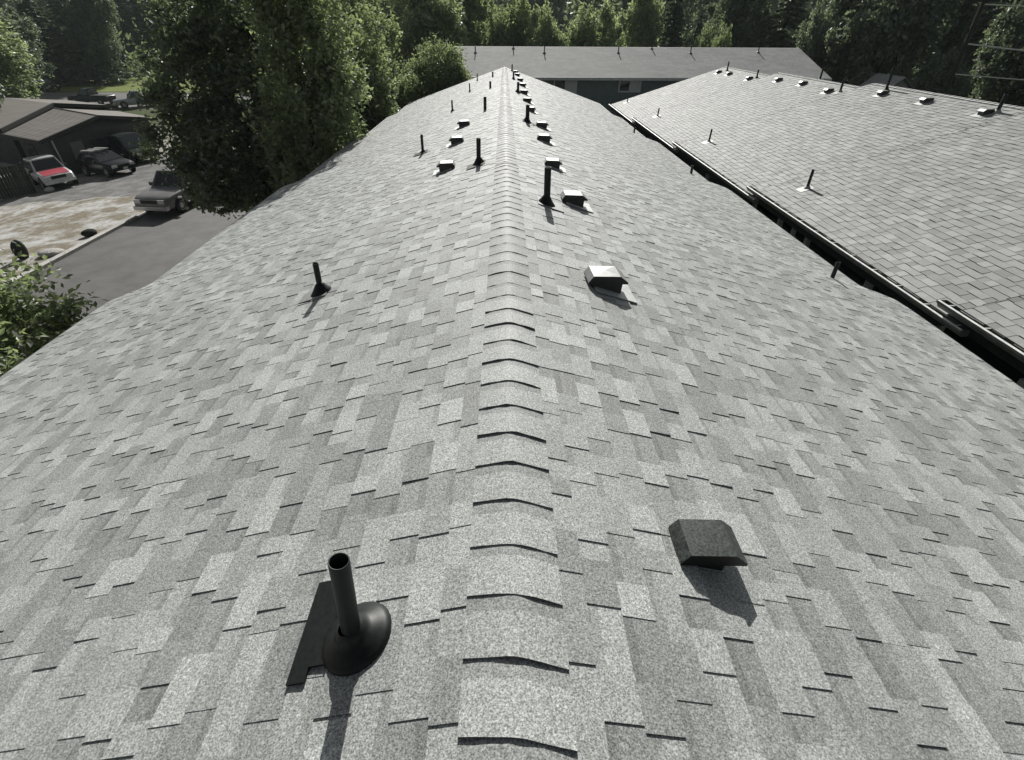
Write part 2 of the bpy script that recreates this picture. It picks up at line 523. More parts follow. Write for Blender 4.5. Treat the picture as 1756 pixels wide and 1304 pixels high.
def add_vent(bld, x, y, zroof, side, tp, s=1.0, dark=False, rot=0.0):
    """low box vent: level-ish hood open down-slope on a flange"""
    loc = Vector((x, y, zroof))
    M = tilt_matrix(Vector((0, 0, 0)), side, tp, .12) @ Matrix.Rotation(rot, 4, 'Z')
    MR = tilt_matrix(Vector((0, 0, 0)), side, tp, 1.0) @ Matrix.Rotation(rot, 4, 'Z')
    hm = M_VENT if dark else M_GALV
    b = MB()
    tx0, tx1, ty = -.072 * s, .068 * s, .070 * s
    rx0, rx1, ry = -.096 * s, .112 * s, .0705 * s
    zt, zr_ = (.080 * s, .044 * s) if dark else (.084 * s, .052 * s)
    top = [(tx0, -ty, zt), (tx1, -ty, zt), (tx1, ty, zt), (tx0, ty, zt)]
    rim = [(rx0, -ry, zr_), (rx1, -ry, zr_), (rx1, ry, zr_), (rx0, ry, zr_)]
    lip = [(px, py, pz - .010 * s) for px, py, pz in rim]
    T = [M @ Vector(p) for p in top]; Rm = [M @ Vector(p) for p in rim]; Lp = [M @ Vector(p) for p in lip]
    ctr = M @ Vector(((tx0 + tx1) / 2, 0, zt + (.001 if dark else .007) * s))
    flip = side < 0
    def fc(p, c=1.0): b.face(p[::-1] if flip else p, c)
    for i in range(4):
        j = (i + 1) % 4
        fc([T[i], T[j], ctr])
        tn = .12 if i in (0, 2) else 1.0  # end walls toned near black, the side away from the sun painted in
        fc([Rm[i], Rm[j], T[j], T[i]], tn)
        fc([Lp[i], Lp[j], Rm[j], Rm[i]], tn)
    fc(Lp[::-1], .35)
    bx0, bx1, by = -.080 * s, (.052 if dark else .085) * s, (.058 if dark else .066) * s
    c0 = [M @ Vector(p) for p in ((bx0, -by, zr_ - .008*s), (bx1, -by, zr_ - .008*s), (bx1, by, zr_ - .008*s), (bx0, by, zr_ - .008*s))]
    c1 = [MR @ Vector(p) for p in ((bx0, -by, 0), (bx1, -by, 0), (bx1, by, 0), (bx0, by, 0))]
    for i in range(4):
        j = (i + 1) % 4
        fc([c1[i], c1[j], c0[j], c0[i]], .15)  # base walls painted dark for the shade below the hood
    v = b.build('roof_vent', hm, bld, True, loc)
    if not dark:
        f = MB()
        z1, z0 = .0145, .007
        P = [MR @ Vector(p) for p in ((-.07*s, -.125*s, z1), (.165*s, -.125*s, z1), (.165*s, .115*s, z1), (-.07*s, .115*s, z1))]
        Q = [MR @ Vector(p) for p in ((-.07*s, -.125*s, z0), (.165*s, -.125*s, z0), (.165*s, .115*s, z0), (-.07*s, .115*s, z0))]
        if flip: P, Q = P[::-1], Q[::-1]
        f.face(P, 1.9)
        for i in range(4):
            j = (i + 1) % 4
            f.face([P[j], P[i], Q[i], Q[j]])
        f.build('flange', M_GALV, v, True, loc)
    return v

def deck(bld, xr, zr, tp, wl, wr, y0, y1, drop, th=.05, name='roof'):
    ysx = sorted(set([y0, y1] + [round(y0 + k * .25, 3) for k in range(int((y1 - y0) / .25) + 1)]))
    b = MB()
    up = [[(xr - wl, y, zr - tp * wl - drop(y) - .035) for y in ysx], [(xr, y, zr - drop(y) - .035) for y in ysx], [(xr + wr, y, zr - tp * wr - drop(y) - .035) for y in ysx]]
    dn = [[(p[0], p[1], p[2] - th) for p in r] for r in up]
    b.grid(up, 1, False); b.grid(dn[::-1], 1, False)
    b.grid([up[0][::-1], dn[0][::-1]][::-1], 1, False); b.grid([up[2], dn[2]][::-1], 1, False)
    for k in (0, -1):
        f = [up[0][k], up[1][k], up[2][k], dn[2][k], dn[1][k], dn[0][k]]
        b.face(f if k else f[::-1])
    return b.build(name, M_DECK, bld)

def strip_along_y(name, mat_, bld, x0, x1, zf, y0, y1, h0, h1, tone=1.0, step=.25):
    """a box strip following zf(y): x0..x1, z from zf+h0 to zf+h1"""
    n = max(2, int((y1 - y0) / step) + 1)
    ysx = np.linspace(y0, y1, n)
    b = MB()
    rows = []
    for y in ysx:
        z = zf(y)
        rows.append([(x0, y, z + h0), (x1, y, z + h0), (x1, y, z + h1), (x0, y, z + h1)])
    b.grid(rows, tone, False, True)
    b.face(rows[0], tone); b.face(rows[-1][::-1], tone)
    return b.build(name, mat_, bld)

# ---------- the near building, camera above its ridge
TP1, W1 = .3272, 4.755
Y0, Y1 = -2.6, 29.2
main = empty('apartment_building', (0, 13, GZ), 'long apartment building with grey shingled gable roof under the viewer, ridge running straight ahead', 'building')
roof1 = deck(main, 0, 0, TP1, W1, W1, Y0, Y1, DROP1)
rng = random.Random(11)
SL1 = W1 * math.hypot(1, TP1)
pl = roof_pieces(rng, -1, TP1, SL1, Y0, Y1, 'laminated')
pr = roof_pieces(rng, 1, TP1, SL1, Y0, Y1, 'laminated')
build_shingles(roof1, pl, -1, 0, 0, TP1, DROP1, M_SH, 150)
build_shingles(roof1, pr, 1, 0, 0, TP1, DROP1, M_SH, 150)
e_ = .1596
y = .434 - 14 * e_
k = -14
while y < Y1 - .05:
    far = k > 12
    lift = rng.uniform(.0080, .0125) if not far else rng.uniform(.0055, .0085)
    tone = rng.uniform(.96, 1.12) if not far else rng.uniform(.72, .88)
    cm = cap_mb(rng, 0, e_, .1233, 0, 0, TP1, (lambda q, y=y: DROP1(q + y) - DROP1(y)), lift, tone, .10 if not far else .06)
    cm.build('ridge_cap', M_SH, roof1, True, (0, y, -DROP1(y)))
    y += e_; k += 1
for sx in (-1, 1):
    zf = lambda q: -TP1 * W1 - DROP1(q)
    xa, xb = sorted((sx * (W1 + .004), sx * (W1 + .024)))
    strip_along_y('drip_edge', M_FASC, main, xa, xb, zf, Y0, Y1, -.16, -.008)
    xa, xb = sorted((sx * (W1 + .026), sx * (W1 + .038)))
    strip_along_y('eave_trim', M_GUT, main, xa, xb, zf, Y0, Y1, -.035, -.012, .6 if sx < 0 else 1.0)
def walls(bld, x0, x1, y0, y1, ztop, zbot, xr, zridge, material, seg=None):
    b = MB()
    b.box((x0, y0, zbot), (x1, y1, ztop))
    for yy, o in ((y0, 1), (y1, -1)):
        f = [(x0, yy, ztop), (x1, yy, ztop), (xr, yy, zridge)]
        b.face(f if o > 0 else f[::-1])
    return b.build('wall', material, bld)
walls(main, -4.25, 4.25, Y0 + .3, Y1 - .3, -2.25, -8.05, 0, -.75, M_WALL)
b = MB()
for yy in (Y0 + .3 - .02, Y1 - .28):
    for sx in (-1, 1):
        pass

# pipes and box vents on the near building
def z1(x, y): return -TP1 * abs(x) - DROP1(y)
def P1(x, y, h, r, **k): return add_pipe(main, x, y, z1(x, y), 1 if x > 0 else -1, TP1, h, r, **k)
pA = P1(-.425, .715, .35, .0240, lean=(.085, .0), boot='dome',
        plate=[(.158, .085), (.106, .085), (.106, .048), (.0, .048), (-.02, -.02), (.03, -.10), (.095, -.205), (.158, -.205)])
tag(pA, 'wide black vent pipe with a round dented boot, nearest the viewer')
p = P1(-1.385, 3.51, .235, .021, lean=(.03, 0), boot='wide', plate=(-.07, .15, -.06, .10), bright=False, plate_mat=M_GALV)
tag(p, 'short thin black pipe alone on the left slope')
for (x, y, h, r, bt) in ((-.345, 6.80, .30, .027, 'wide'), (-1.385, 9.23, .28, .022, 'cone'), (-1.40, 15.3, .26, .022, 'cone'),
                     (-.46, 13.12, .26, .034, None), (-1.25, 20.95, .26, .022, 'cone'), (-1.24, 26.9, .28, .022, 'cone'),
                     (-.48, 19.4, .20, .034, None), (-.51, 25.6, .19, .034, None),
                     (.35, 28.15, .28, .030, 'cone'), (.33, 22.05, .25, .032, 'cone'), (.36, 16.28, .26, .034, 'cone'),
                     (.39, 10.2, .28, .035, 'cone'), (.35, 4.59, .315, .029, 'wide'),
                     (4.37, 19.0, .19, .028, None), (4.40, 12.72, .18, .028, None), (3.88, 5.67, .20, .024, None)):
    pl_ = (-.09, .15, -.10, .14) if (bt and y < 12) else None
    P1(x, y, h, r, boot=bt, plate=pl_, plate_mat=M_GALV if rng.random() < .6 else M_BLK, lean=(rng.uniform(-.02, .03), rng.uniform(-.02, .02)))
v = add_vent(main, .607, 1.03, z1(.607, 1.03), 1, TP1, 1.0, True)
tag(v, 'dark speckled box vent nearest the viewer on the right slope')
for (x, y, s_) in ((.615, 3.08, 1.22), (.62, 4.95, 1.15), (.60, 7.06, 1.1), (.60, 8.82, 1.15), (.65, 10.22, 1.1), (.58, 13.2, 1.1), (.56, 14.84, 1.15),
                   (.53, 16.57, 1.2), (.62, 20.56, 1.2), (.58, 22.4, 1.2), (.56, 26.5, 1.2), (.52, 27.9, 1.2),
                   (-.78, 7.16, 1.15), (-.78, 8.97, 1.15), (-.77, 10.6, 1.15)):
    add_vent(main, x, y, z1(x, y), 1 if x > 0 else -1, TP1, s_, False, rng.uniform(-.06, .06))

# ---------- the building on the right
XR2, TP2, XE2 = 12.05, .305, 5.99
ZR2 = -.03
YR0, YR1 = 1.0, 32.5
right = empty('apartment_building', (12, 16, GZ), 'neighbouring apartment building on the right with stepped shingled roof and metal gutters', 'building')
roof2 = deck(right, XR2, ZR2, TP2, XR2 - XE2, XR2 - XE2, YR0, YR1, DROP2)
rng2 = random.Random(5)
SL2 = (XR2 - XE2) * math.hypot(1, TP2)
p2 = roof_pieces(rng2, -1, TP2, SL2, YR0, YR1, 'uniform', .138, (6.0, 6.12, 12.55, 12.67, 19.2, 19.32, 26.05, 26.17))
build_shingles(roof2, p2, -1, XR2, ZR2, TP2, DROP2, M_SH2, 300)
b = MB()
ys_ = np.linspace(YR0, YR1, 130)
for j in range(12):
    v0, v1 = j * SL2 / 12, (j + 1) * SL2 / 12
    c, s_ = 1 / math.hypot(1, TP2), TP2 / math.hypot(1, TP2)
    b.grid([[(XR2 + v * c, yy, ZR2 - v * s_ - DROP2(yy) + h) for yy in ys_] for v, h in ((v0, .002), (v1, .010), (v1, -.004))][::-1], 1.0 + .05 * ((j * 7) % 5 - 2), False)
tag(b.build('rear_shingle_field', M_SH2, roof2), kind='stuff')
b = MB()
for k in range(int((YR1 - YR0) / .2)):
    yy = YR0 + k * .2
    q = cap_mb(rng2, yy, .2, .13, XR2, ZR2, TP2, DROP2, .015, rng2.uniform(.95, 1.1), 0, False)
    i = len(b.v); b.v += q.v; b.f += [tuple(i + a for a in f) for f in q.f]; b.c += q.c; b.sm += q.sm
tag(b.build('ridge_cap_row', M_SH2, roof2), kind='stuff')
walls(right, 6.45, 17.6, YR0 + .3, YR1 - .3, -2.62, -8.05, XR2, -.80, M_WALL)
# siding lines, trim boards and openings seen in the gap below the gutter
def z2(x, y): return ZR2 - TP2 * abs(x - XR2) - DROP2(y)
for yy, ww in ((12.8, .10), (11.4, .12), (10.75, .07), (10.15, .12), (8.0, .14), (7.2, .07), (6.35, .12), (4.9, .12), (14.6, .1), (16.3, .1), (21.0, .1), (23.5, .1)):
    b = MB(); b.box((6.12, yy - ww / 2, -6.7), (6.20, yy + ww / 2, -2.45 if yy > 13 else -2.25), 1.1 + .3 * ((yy * 3.7) % 1))
    b.build('trim_board', M_TRIM, right)
for ya, yb in ((8.15, 10.05), (11.0, 12.6), (2.5, 4.7), (14.7, 16.2)):
    b = MB(); b.box((6.41, ya, -4.2), (6.446, yb, -2.9)); b.build('window', M_GLASS, right)
secs = [(YR0, 6.05), (6.02, 12.62), (12.58, 19.26), (19.22, 26.1), (26.06, YR1)]
for n_, (ya, yb) in enumerate(secs):
    ym = (ya + yb) / 2
    yb2 = yb + (.22 if n_ < 4 else 0); ya2 = ya - (.30 if n_ else 0)
    zt = ZR2 - TP2 * (XR2 - XE2) - .165 * n_ + .008
    xo, xi = XE2 - .125, XE2 - .005
    g = MB()
    prof = [(xi, zt + .01), (xi, zt - .08), (xo + .03, zt - .085), (xo + .012, zt - .045), (xo - .012, zt - .025), (xo - .014, zt + .010), (xo + .016, zt + .016), (xo + .016, zt + .004)]
    inn = [(xo + .012, zt - .02), (xo + .03, zt - .043), (xo + .042, zt - .075), (xi - .006, zt - .072), (xi - .006, zt + .01)]
    full = prof + inn
    rows = [[(px, yy, pz) for px, pz in full] for yy in (ya2, yb2)]
    n0 = len(full)
    for q in range(n0):
        q2 = (q + 1) % n0
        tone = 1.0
        if 5 <= q <= 6: tone = 2.0  # lip toned up, its sunlit edge put into the colour
        if q > 6: tone = .16  # inside of the trough toned down, shade put into the colour
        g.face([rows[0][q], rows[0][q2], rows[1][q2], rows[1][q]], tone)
    for yy in (ya2, yb2):
        g.face([(px, yy, pz) for px, pz in prof[:6]], .8)
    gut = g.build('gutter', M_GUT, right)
    yy = ya2 + .15
    hb = MB(); hb.box((xo + .01, -.012, zt - .004), (xi, .012, zt + .006), 1.6); hme = hb.mesh('bracket', M_GUT)
    while yy < yb2:
        link('bracket', hme, gut, True, (0, yy, 0))
        yy += .62
    strip_along_y('fascia', M_FASC, right, XE2 + .002, XE2 + .03, lambda q: z2(XE2, q), ya, yb - .03, -.24, -.065, step=.3)
for (x, y, h, r, pl_) in ((6.75, 11.8, .40, .030, 1), (6.72, 18.3, .38, .028, 1), (6.74, 25.15, .32, .028, 1), (6.7, 31.6, .22, .026, 1),
                     (11.66, 31.2, .42, .034, 0), (11.6, 27.2, .32, .034, 0), (12.25, 22.9, .42, .034, 0), (11.5, 19.97, .36, .036, 1),
                     (11.75, 17.95, .62, .036, 0), (11.6, 13.4, .40, .040, 1)):
    add_pipe(right, x, y, z2(x, y), -1 if x < XR2 else 1, TP2, h, r, lean=(rng2.uniform(0, .06), rng2.uniform(-.03, .03)), plate=(-.10, .20, -.12, .14) if pl_ else None, bright=bool(pl_))
for (x, y) in ((11.33, 31.4), (11.38, 30.0), (11.37, 27.4), (11.4, 24.5), (11.5, 22.6), (11.35, 20.4), (11.47, 17.6), (11.5, 15.7), (11.47, 13.55)):
    add_vent(right, x, y, z2(x, y), -1, TP2, 1.4, False, rng2.uniform(-.05, .05))

# ---------- the building across the far end
farb = empty('apartment_building', (5, 40, -8), 'far apartment building with long grey roof standing crosswise behind the two ridges, dark siding', 'building')
FX0, FX1, FYE, FYR, FZE, FZR = -3.1, 19.4, 35.0, 40.0, -1.40, -.06
M_SHF = mat('far_shingle', (.31, .318, .307), rough=.82, spec=.25, noise=[(14, 2, .8, 1.2), (2.2, 3, .88, 1.12), (.8, 4, .9, 1.1)], bump=(40, .3, .01))
b = MB()
nco = 36
rgf = random.Random(3)
for sgn in (1, -1):
    for j in range(nco):
        t0, t1 = j / nco, (j + 1) / nco
        xx = FX0
        while xx < FX1:
            L = rgf.uniform(.5, 1.1); xb = min(xx + L, FX1)
            ya, yb = FYR - sgn * (FYR - FYE) * t0, FYR - sgn * (FYR - FYE) * t1
            za, zb = FZR + (FZE - FZR) * t0 + .002, FZR + (FZE - FZR) * t1 + .012
            f = [(xx, yb, zb), (xb, yb, zb), (xb, ya, za), (xx, ya, za)]
            tn = rgf.uniform(.92, 1.08)
            b.face(f if sgn > 0 else f[::-1], tn)
            f = [(xx, yb, zb - .016), (xb, yb, zb - .016), (xb, yb, zb), (xx, yb, zb)]
            b.face(f if sgn > 0 else f[::-1], .5)
            xx = xb
froof = MB()
for sgn in (1, -1):
    f = [(FX0, FYR - sgn * 5, FZE - .02), (FX1, FYR - sgn * 5, FZE - .02), (FX1, FYR, FZR - .02), (FX0, FYR, FZR - .02)]
    froof.face(f if sgn > 0 else f[::-1])
froof_o = froof.build('roof', M_DECK, farb)
tag(b.build('shingle_field', M_SHF, froof_o), kind='stuff')
b = MB(); b.box((FX0, FYE - .12, FZE - .16), (FX1, FYE - .003, FZE - .008), .9); b.build('gutter', M_TRIM, farb)
b = MB(); b.box((FX0 + .3, FYE + .45, -8.05), (FX1 - .3, FYR + 4.5, FZE - .10))
for xx, o in ((FX0 + .3, -1), (FX1 - .3, 1)):
    f = [(xx, FYE + .45, FZE - .1), (xx, FYR + 4.5, FZE - .1), (xx, FYR, FZR - .1)]
    b.face(f if o > 0 else f[::-1])
b.build('wall', M_WALLF, farb)
b = MB()
for xx in (FX0, FX1):
    for sgn in (1, -1):
        b.bar((xx, FYR, FZR - .1), (xx, FYR - sgn * 5.0, FZE - .1), .04, .16, .5)
b.build('rake_board', M_TRIM, farb)
# lap siding boards on the wall that shows
bd = MB(); bd.box((FX0 + .3, 0, 0), (FX1 - .3, .022, .165)); bme = bd.mesh('siding_board', M_WALLF)
for k in range(16):
    link('siding_board', bme, farb, True, (0, FYE + .426, FZE - .30 - k * .18))
for (xa, xb, za, zb) in ((2.95, 4.35, -2.45, -1.52), (6.86, 8.22, -2.22, -1.50), (11.5, 12.9, -2.25, -1.5), (15.2, 16.6, -2.25, -1.5)):
    yy = FYE + .40
    wn = MB(); wn.box((xa + .06, yy - .02, za + .06), (xb - .06, yy + .03, zb - .06), 1); wo = wn.build('window', M_GLASS, farb)
    fr = MB()
    for q in ((xa, za, xb, za + .08), (xa, zb - .08, xb, zb), (xa, za + .08, xa + .08, zb - .08), (xb - .08, za + .08, xb, zb - .08), ((xa + xb) / 2 - .03, za + .08, (xa + xb) / 2 + .03, zb - .08)):
        fr.box((q[0], yy - .05, q[1]), (q[2], yy - .022, q[3]), 1.1)
    fr.build('frame', M_TRIM, wo)
    bl = MB(); bl.box(((xa + xb) / 2 + .03, yy - .035, za + .08), (xb - .08, yy - .024, zb - .08), 1.0)
    bl.build('blind', M_TRIM, wo)
for px_, ry in ((-1.85, .55), (.58, .2), (2.55, .55), (7.3, .5), (9.6, .15), (11.95, .5), (16.4, .4)):
    yb_ = FYR - ry * 2.2; zb_ = FZR + (FZE - FZR) * (ry * 2.2 / 5)
    b = MB(); b.tube([(0, 0, -.05), (0, 0, .40)], .032, 10); vp = b.build('vent_pipe', M_PIPE, farb, True, (px_, yb_, zb_))
    b = MB(); b.lathe([(.11, 0), (.07, .05), (.036, .08)], 14); b.build('boot', M_GALV, vp, True, (px_, yb_, zb_ + .01))

# ------------------------------------------------------------------ the house and fence on the left
M_ROOFB = mat('brown_composition_roof', (.165, .150, .132), rough=.8, noise=[(30, 3, .85, 1.15), (1.0, 4, .88, 1.1)], bump=(60, .4, .008))
M_HWALL = mat('dark_house_wall', (.045, .052, .05), rough=.75, noise=[(3, 4, .8, 1.2)])
M_BOARD = mat('dark_weathered_wood', (.035, .038, .032), rough=.8, noise=[(6, 5, .6, 1.4)], coord='object', obj_random=.25)
def slab(mb, pts, th, col=1.0):
    P = [Vector(p) for p in pts]; Q = [p - Vector((0, 0, th)) for p in P]
    mb.face(P, col); mb.face(Q[::-1], col * .6)
    for i in range(len(P)):
        j = (i + 1) % len(P); mb.face([P[j], P[i], Q[i], Q[j]], col * .5)
house = empty('house', (-33, 42, -8), 'low house with brown gabled roof beside the parked cars on the left', 'house')
b = MB()
B0, B1, B2, B3 = (-35.25, 39.86, -5.4), (-30.85, 37.34, -5.4), (-30.14, 42.8, -4.6), (-36.11, 46.75, -4.6)
B4, B5 = (-28.6, 47.4, -5.4), (-34.5, 51.6, -5.4)
slab(b, [B0, B1, B2, B3], .16); slab(b, [B3, B2, B4, B5], .16)
rf = b.build('roof', M_ROOFB, house)
b = MB()
for a, c in ((B0, B1), (B1, B2), (B2, B4), (B2, B3)):
    up = Vector((0, 0, .03 if (a, c) == (B2, B3) else -.06))
    b.bar(Vector(a) + up, Vector(c) + up, .10, .22 if (a, c) != (B2, B3) else .05, .45)
b.build('fascia', M_FASC, house)
# rows of composition shingles on the slope that shows
crs = MB()
for k in range(26):
    t = k / 26; t2 = (k + 1) / 26
    def lp(t_): return Vector(B0).lerp(Vector(B3), t_), Vector(B1).lerp(Vector(B2), t_)
    a0, a1 = lp(t); c0, c1 = lp(t2)
    up = Vector((0, 0, .018)); u2 = Vector((0, 0, .004))
    crs.face([a0 + up, a1 + up, c1 + u2, c0 + u2], 1 + .08 * ((k * 5) % 7 - 3) / 3)
    crs.face([a0 + u2 * 0, a1 + u2 * 0, a1 + up, a0 + up], .6)
crs.build('shingle_courses', M_ROOFB, rf)
A0, A1, A2, A3 = (-41.5, 43.9, -5.25), (-36.0, 40.75, -5.25), (-37.2, 48.2, -4.45), (-44.2, 52.2, -4.45)
A4, A5 = (-35.5, 53.5, -5.25), (-42.5, 57.5, -5.25)
b = MB(); slab(b, [A0, A1, A2, A3], .16); slab(b, [A3, A2, A4, A5], .16); b.build('rear_roof', M_ROOFB, house)
b = MB()
for a, c in ((A1, A2), (A2, A4), (A0, A1)): b.bar(Vector(a) + Vector((0, 0, -.06)), Vector(c) + Vector((0, 0, -.06)), .12, .26, .4)
b.build('rear_fascia', M_FASC, house)
def inset(p, q, f): return Vector(p).lerp(Vector(q), f)
cB = (Vector(B0) + Vector(B1) + Vector(B4) + Vector(B5)) / 4
W_ = [Vector(p).lerp(cB, .14) for p in (B0, B1, B4, B5)]
b = MB()
base = -8.1
for i in range(4):
    a, c = W_[i], W_[(i + 1) % 4]
    b.face([(a.x, a.y, base), (c.x, c.y, base), (c.x, c.y, -5.45), (a.x, a.y, -5.45)])
g1 = Vector(B2).lerp(cB, .14)
b.face([(W_[1].x, W_[1].y, -5.45), (W_[2].x, W_[2].y, -5.45), (g1.x, g1.y, -4.85)])
b.build('wall', M_HWALL, house)
cA = (Vector(A0) + Vector(A1) + Vector(A4) + Vector(A5)) / 4
WA = [Vector(p).lerp(cA, .12) for p in (A0, A1, A4, A5)]
b = MB()
for i in range(4):
    a, c = WA[i], WA[(i + 1) % 4]
    b.face([(a.x, a.y, base), (c.x, c.y, base), (c.x, c.y, -5.35), (a.x, a.y, -5.35)])
b.build('rear_wall', M_HWALL, house)
def on_wall(i, t0, t1, z0, z1_, out_, name, m, tone=1.0):
    a, c = W_[i], W_[(i + 1) % 4]
    d = (c - a); nn = Vector((d.y, -d.x, 0)).normalized()
    p, q = a.lerp(c, t0), a.lerp(c, t1)
    mb = MB()
    pts = [(p.x, p.y), (q.x, q.y)]
    o1 = nn * out_; o0 = nn * .004
    f = [Vector((p.x, p.y, z0)) + o1, Vector((q.x, q.y, z0)) + o1, Vector((q.x, q.y, z1_)) + o1, Vector((p.x, p.y, z1_)) + o1]
    bk = [Vector((p.x, p.y, z0)) + o0, Vector((q.x, q.y, z0)) + o0, Vector((q.x, q.y, z1_)) + o0, Vector((p.x, p.y, z1_)) + o0]
    mb.face(f, tone)
    for k in range(4):
        l = (k + 1) % 4; mb.face([f[l], f[k], bk[k], bk[l]], tone)
    return mb.build(name, m, house)
on_wall(1, .16, .27, -8.0, -5.9, .05, 'door', M_TRIM, .32)
on_wall(1, .36, .50, -7.1, -6.0, .04, 'window', M_GLASS)
on_wall(1, .54, .60, -6.9, -6.2, .05, 'wall_panel', M_TRIM, .3)
on_wall(1, .62, .95, -8.0, -5.9, .04, 'garage_door', M_FASC, .25)
on_wall(0, .15, .45, -7.0, -6.0, .04, 'window', M_GLASS)
b = MB(); b.tube([(-30.55, 38.15, -8.0), (-30.7, 38.2, -5.5)], .05, 8, .7); b.build('downspout', M_TRIM, house)

fence = empty('wooden_fence', (-31.5, 33.2, -7.95), 'dark weathered board fence at the left edge beside the white car with red hood', 'fence')
fa, fb = Vector((-35.5, 30.2, 0)), Vector((-29.9, 33.9, 0))
rgn = random.Random(2)
nb = 42
bd = MB(); bd.box((-.072, -.011, 0), (.072, .011, 1.75)); 
bd2 = bd.mesh('board', M_BOARD)
ang = math.atan2(fb.y - fa.y, fb.x - fa.x)
for k in range(nb):
    p = fa.lerp(fb, (k + .5) / nb)
    o = link('board', bd2, fence, True, (p.x, p.y, gz(p.x, p.y) + .03 + rgn.uniform(-.02, .02)))
    o.rotation_euler = (rgn.uniform(-.01, .01), rgn.uniform(-.008, .008), ang)
for zz in (.45, 1.4):
    b = MB(); b.bar(fa + Vector((.02, .05, gz(fa.x) + zz)), fb + Vector((.02, .05, gz(fb.x) + zz)), .04, .09); b.build('rail', M_BOARD, fence)
for k in range(4):
    p = fa.lerp(fb, k / 3); b = MB(); b.box((-.05, .03, 0), (.05, .13, 1.85)); b.build('post', M_BOARD, fence, True, (p.x, p.y + .04, gz(p.x)))

# small pale house behind the right ridge
M_PALE = mat('pale_grey_boards', (.30, .31, .30), rough=.8, noise=[(5, 4, .75, 1.15)])
sh = empty('house', (22.7, 35.5, -7), 'small pale grey gabled house between dark trees behind the right ridge', 'house')
b = MB(); b.box((21.6, 34.4, -7.1), (23.8, 36.6, -1.75))
for yy, o in ((34.4, 1), (36.6, -1)):
    f = [(21.6, yy, -1.75), (23.8, yy, -1.75), (22.7, yy, -.90)]
    b.face(f if o > 0 else f[::-1])
b.build('wall', M_PALE, sh)
b = MB()
slab(b, [(21.3, 34.1, -1.95), (22.7, 34.1, -.83), (22.7, 36.9, -.83), (21.3, 36.9, -1.95)][::-1], .08)
slab(b, [(22.7, 34.1, -.83), (24.1, 34.1, -1.95), (24.1, 36.9, -1.95), (22.7, 36.9, -.83)][::-1], .08)
b.build('roof', M_PALE, sh)
bd_ = MB(); bd_.box((-.02, -.03, 0), (.02, 0, 5.1)); bdm = bd_.mesh('board', M_PALE)
sh.location += Vector((.55, 0, -.42))
ORIGIN[sh.name] = Vector((22.7, 35.5, -7))
for k in range(8): link('board', bdm, sh, True, (21.75 + k * .27, 34.398, -7.0))

# ------------------------------------------------------------------ vehicles
def paint(name, c, rough=.3): return mat(name, c, rough=rough, spec=.5 if c[0] > .1 else .25, coat=.4 if c[0] > .1 else 0.0, noise=[(2.5, 3, .85, 1.1)], coord='object')
M_TYRE = mat('tyre_rubber', (.018, .018, .018), rough=.85, tone=False)
M_RIM = mat('wheel_rim', (.45, .45, .46), rough=.35, metal=.8, tone=False)
M_LAMP = mat('headlight_lens', (.55, .56, .55), rough=.12, spec=.8, tone=False)
M_TAIL = mat('tail_light', (.25, .02, .02), rough=.2, tone=False)
M_DARKP = mat('black_plastic', (.02, .02, .02), rough=.6, tone=False)
P_WHITE = paint('white_paint', (.68, .68, .66)); P_RED = paint('faded_red_paint', (.50, .055, .085), .45)
P_BLACK = paint('black_paint', (.008, .009, .010), .3); P_SILV = paint('tan_silver_paint', (.19, .187, .178)); P_DK = paint('dark_green_paint', (.03, .04, .036))
P_GREY = paint('silver_grey_paint', (.42, .43, .44))
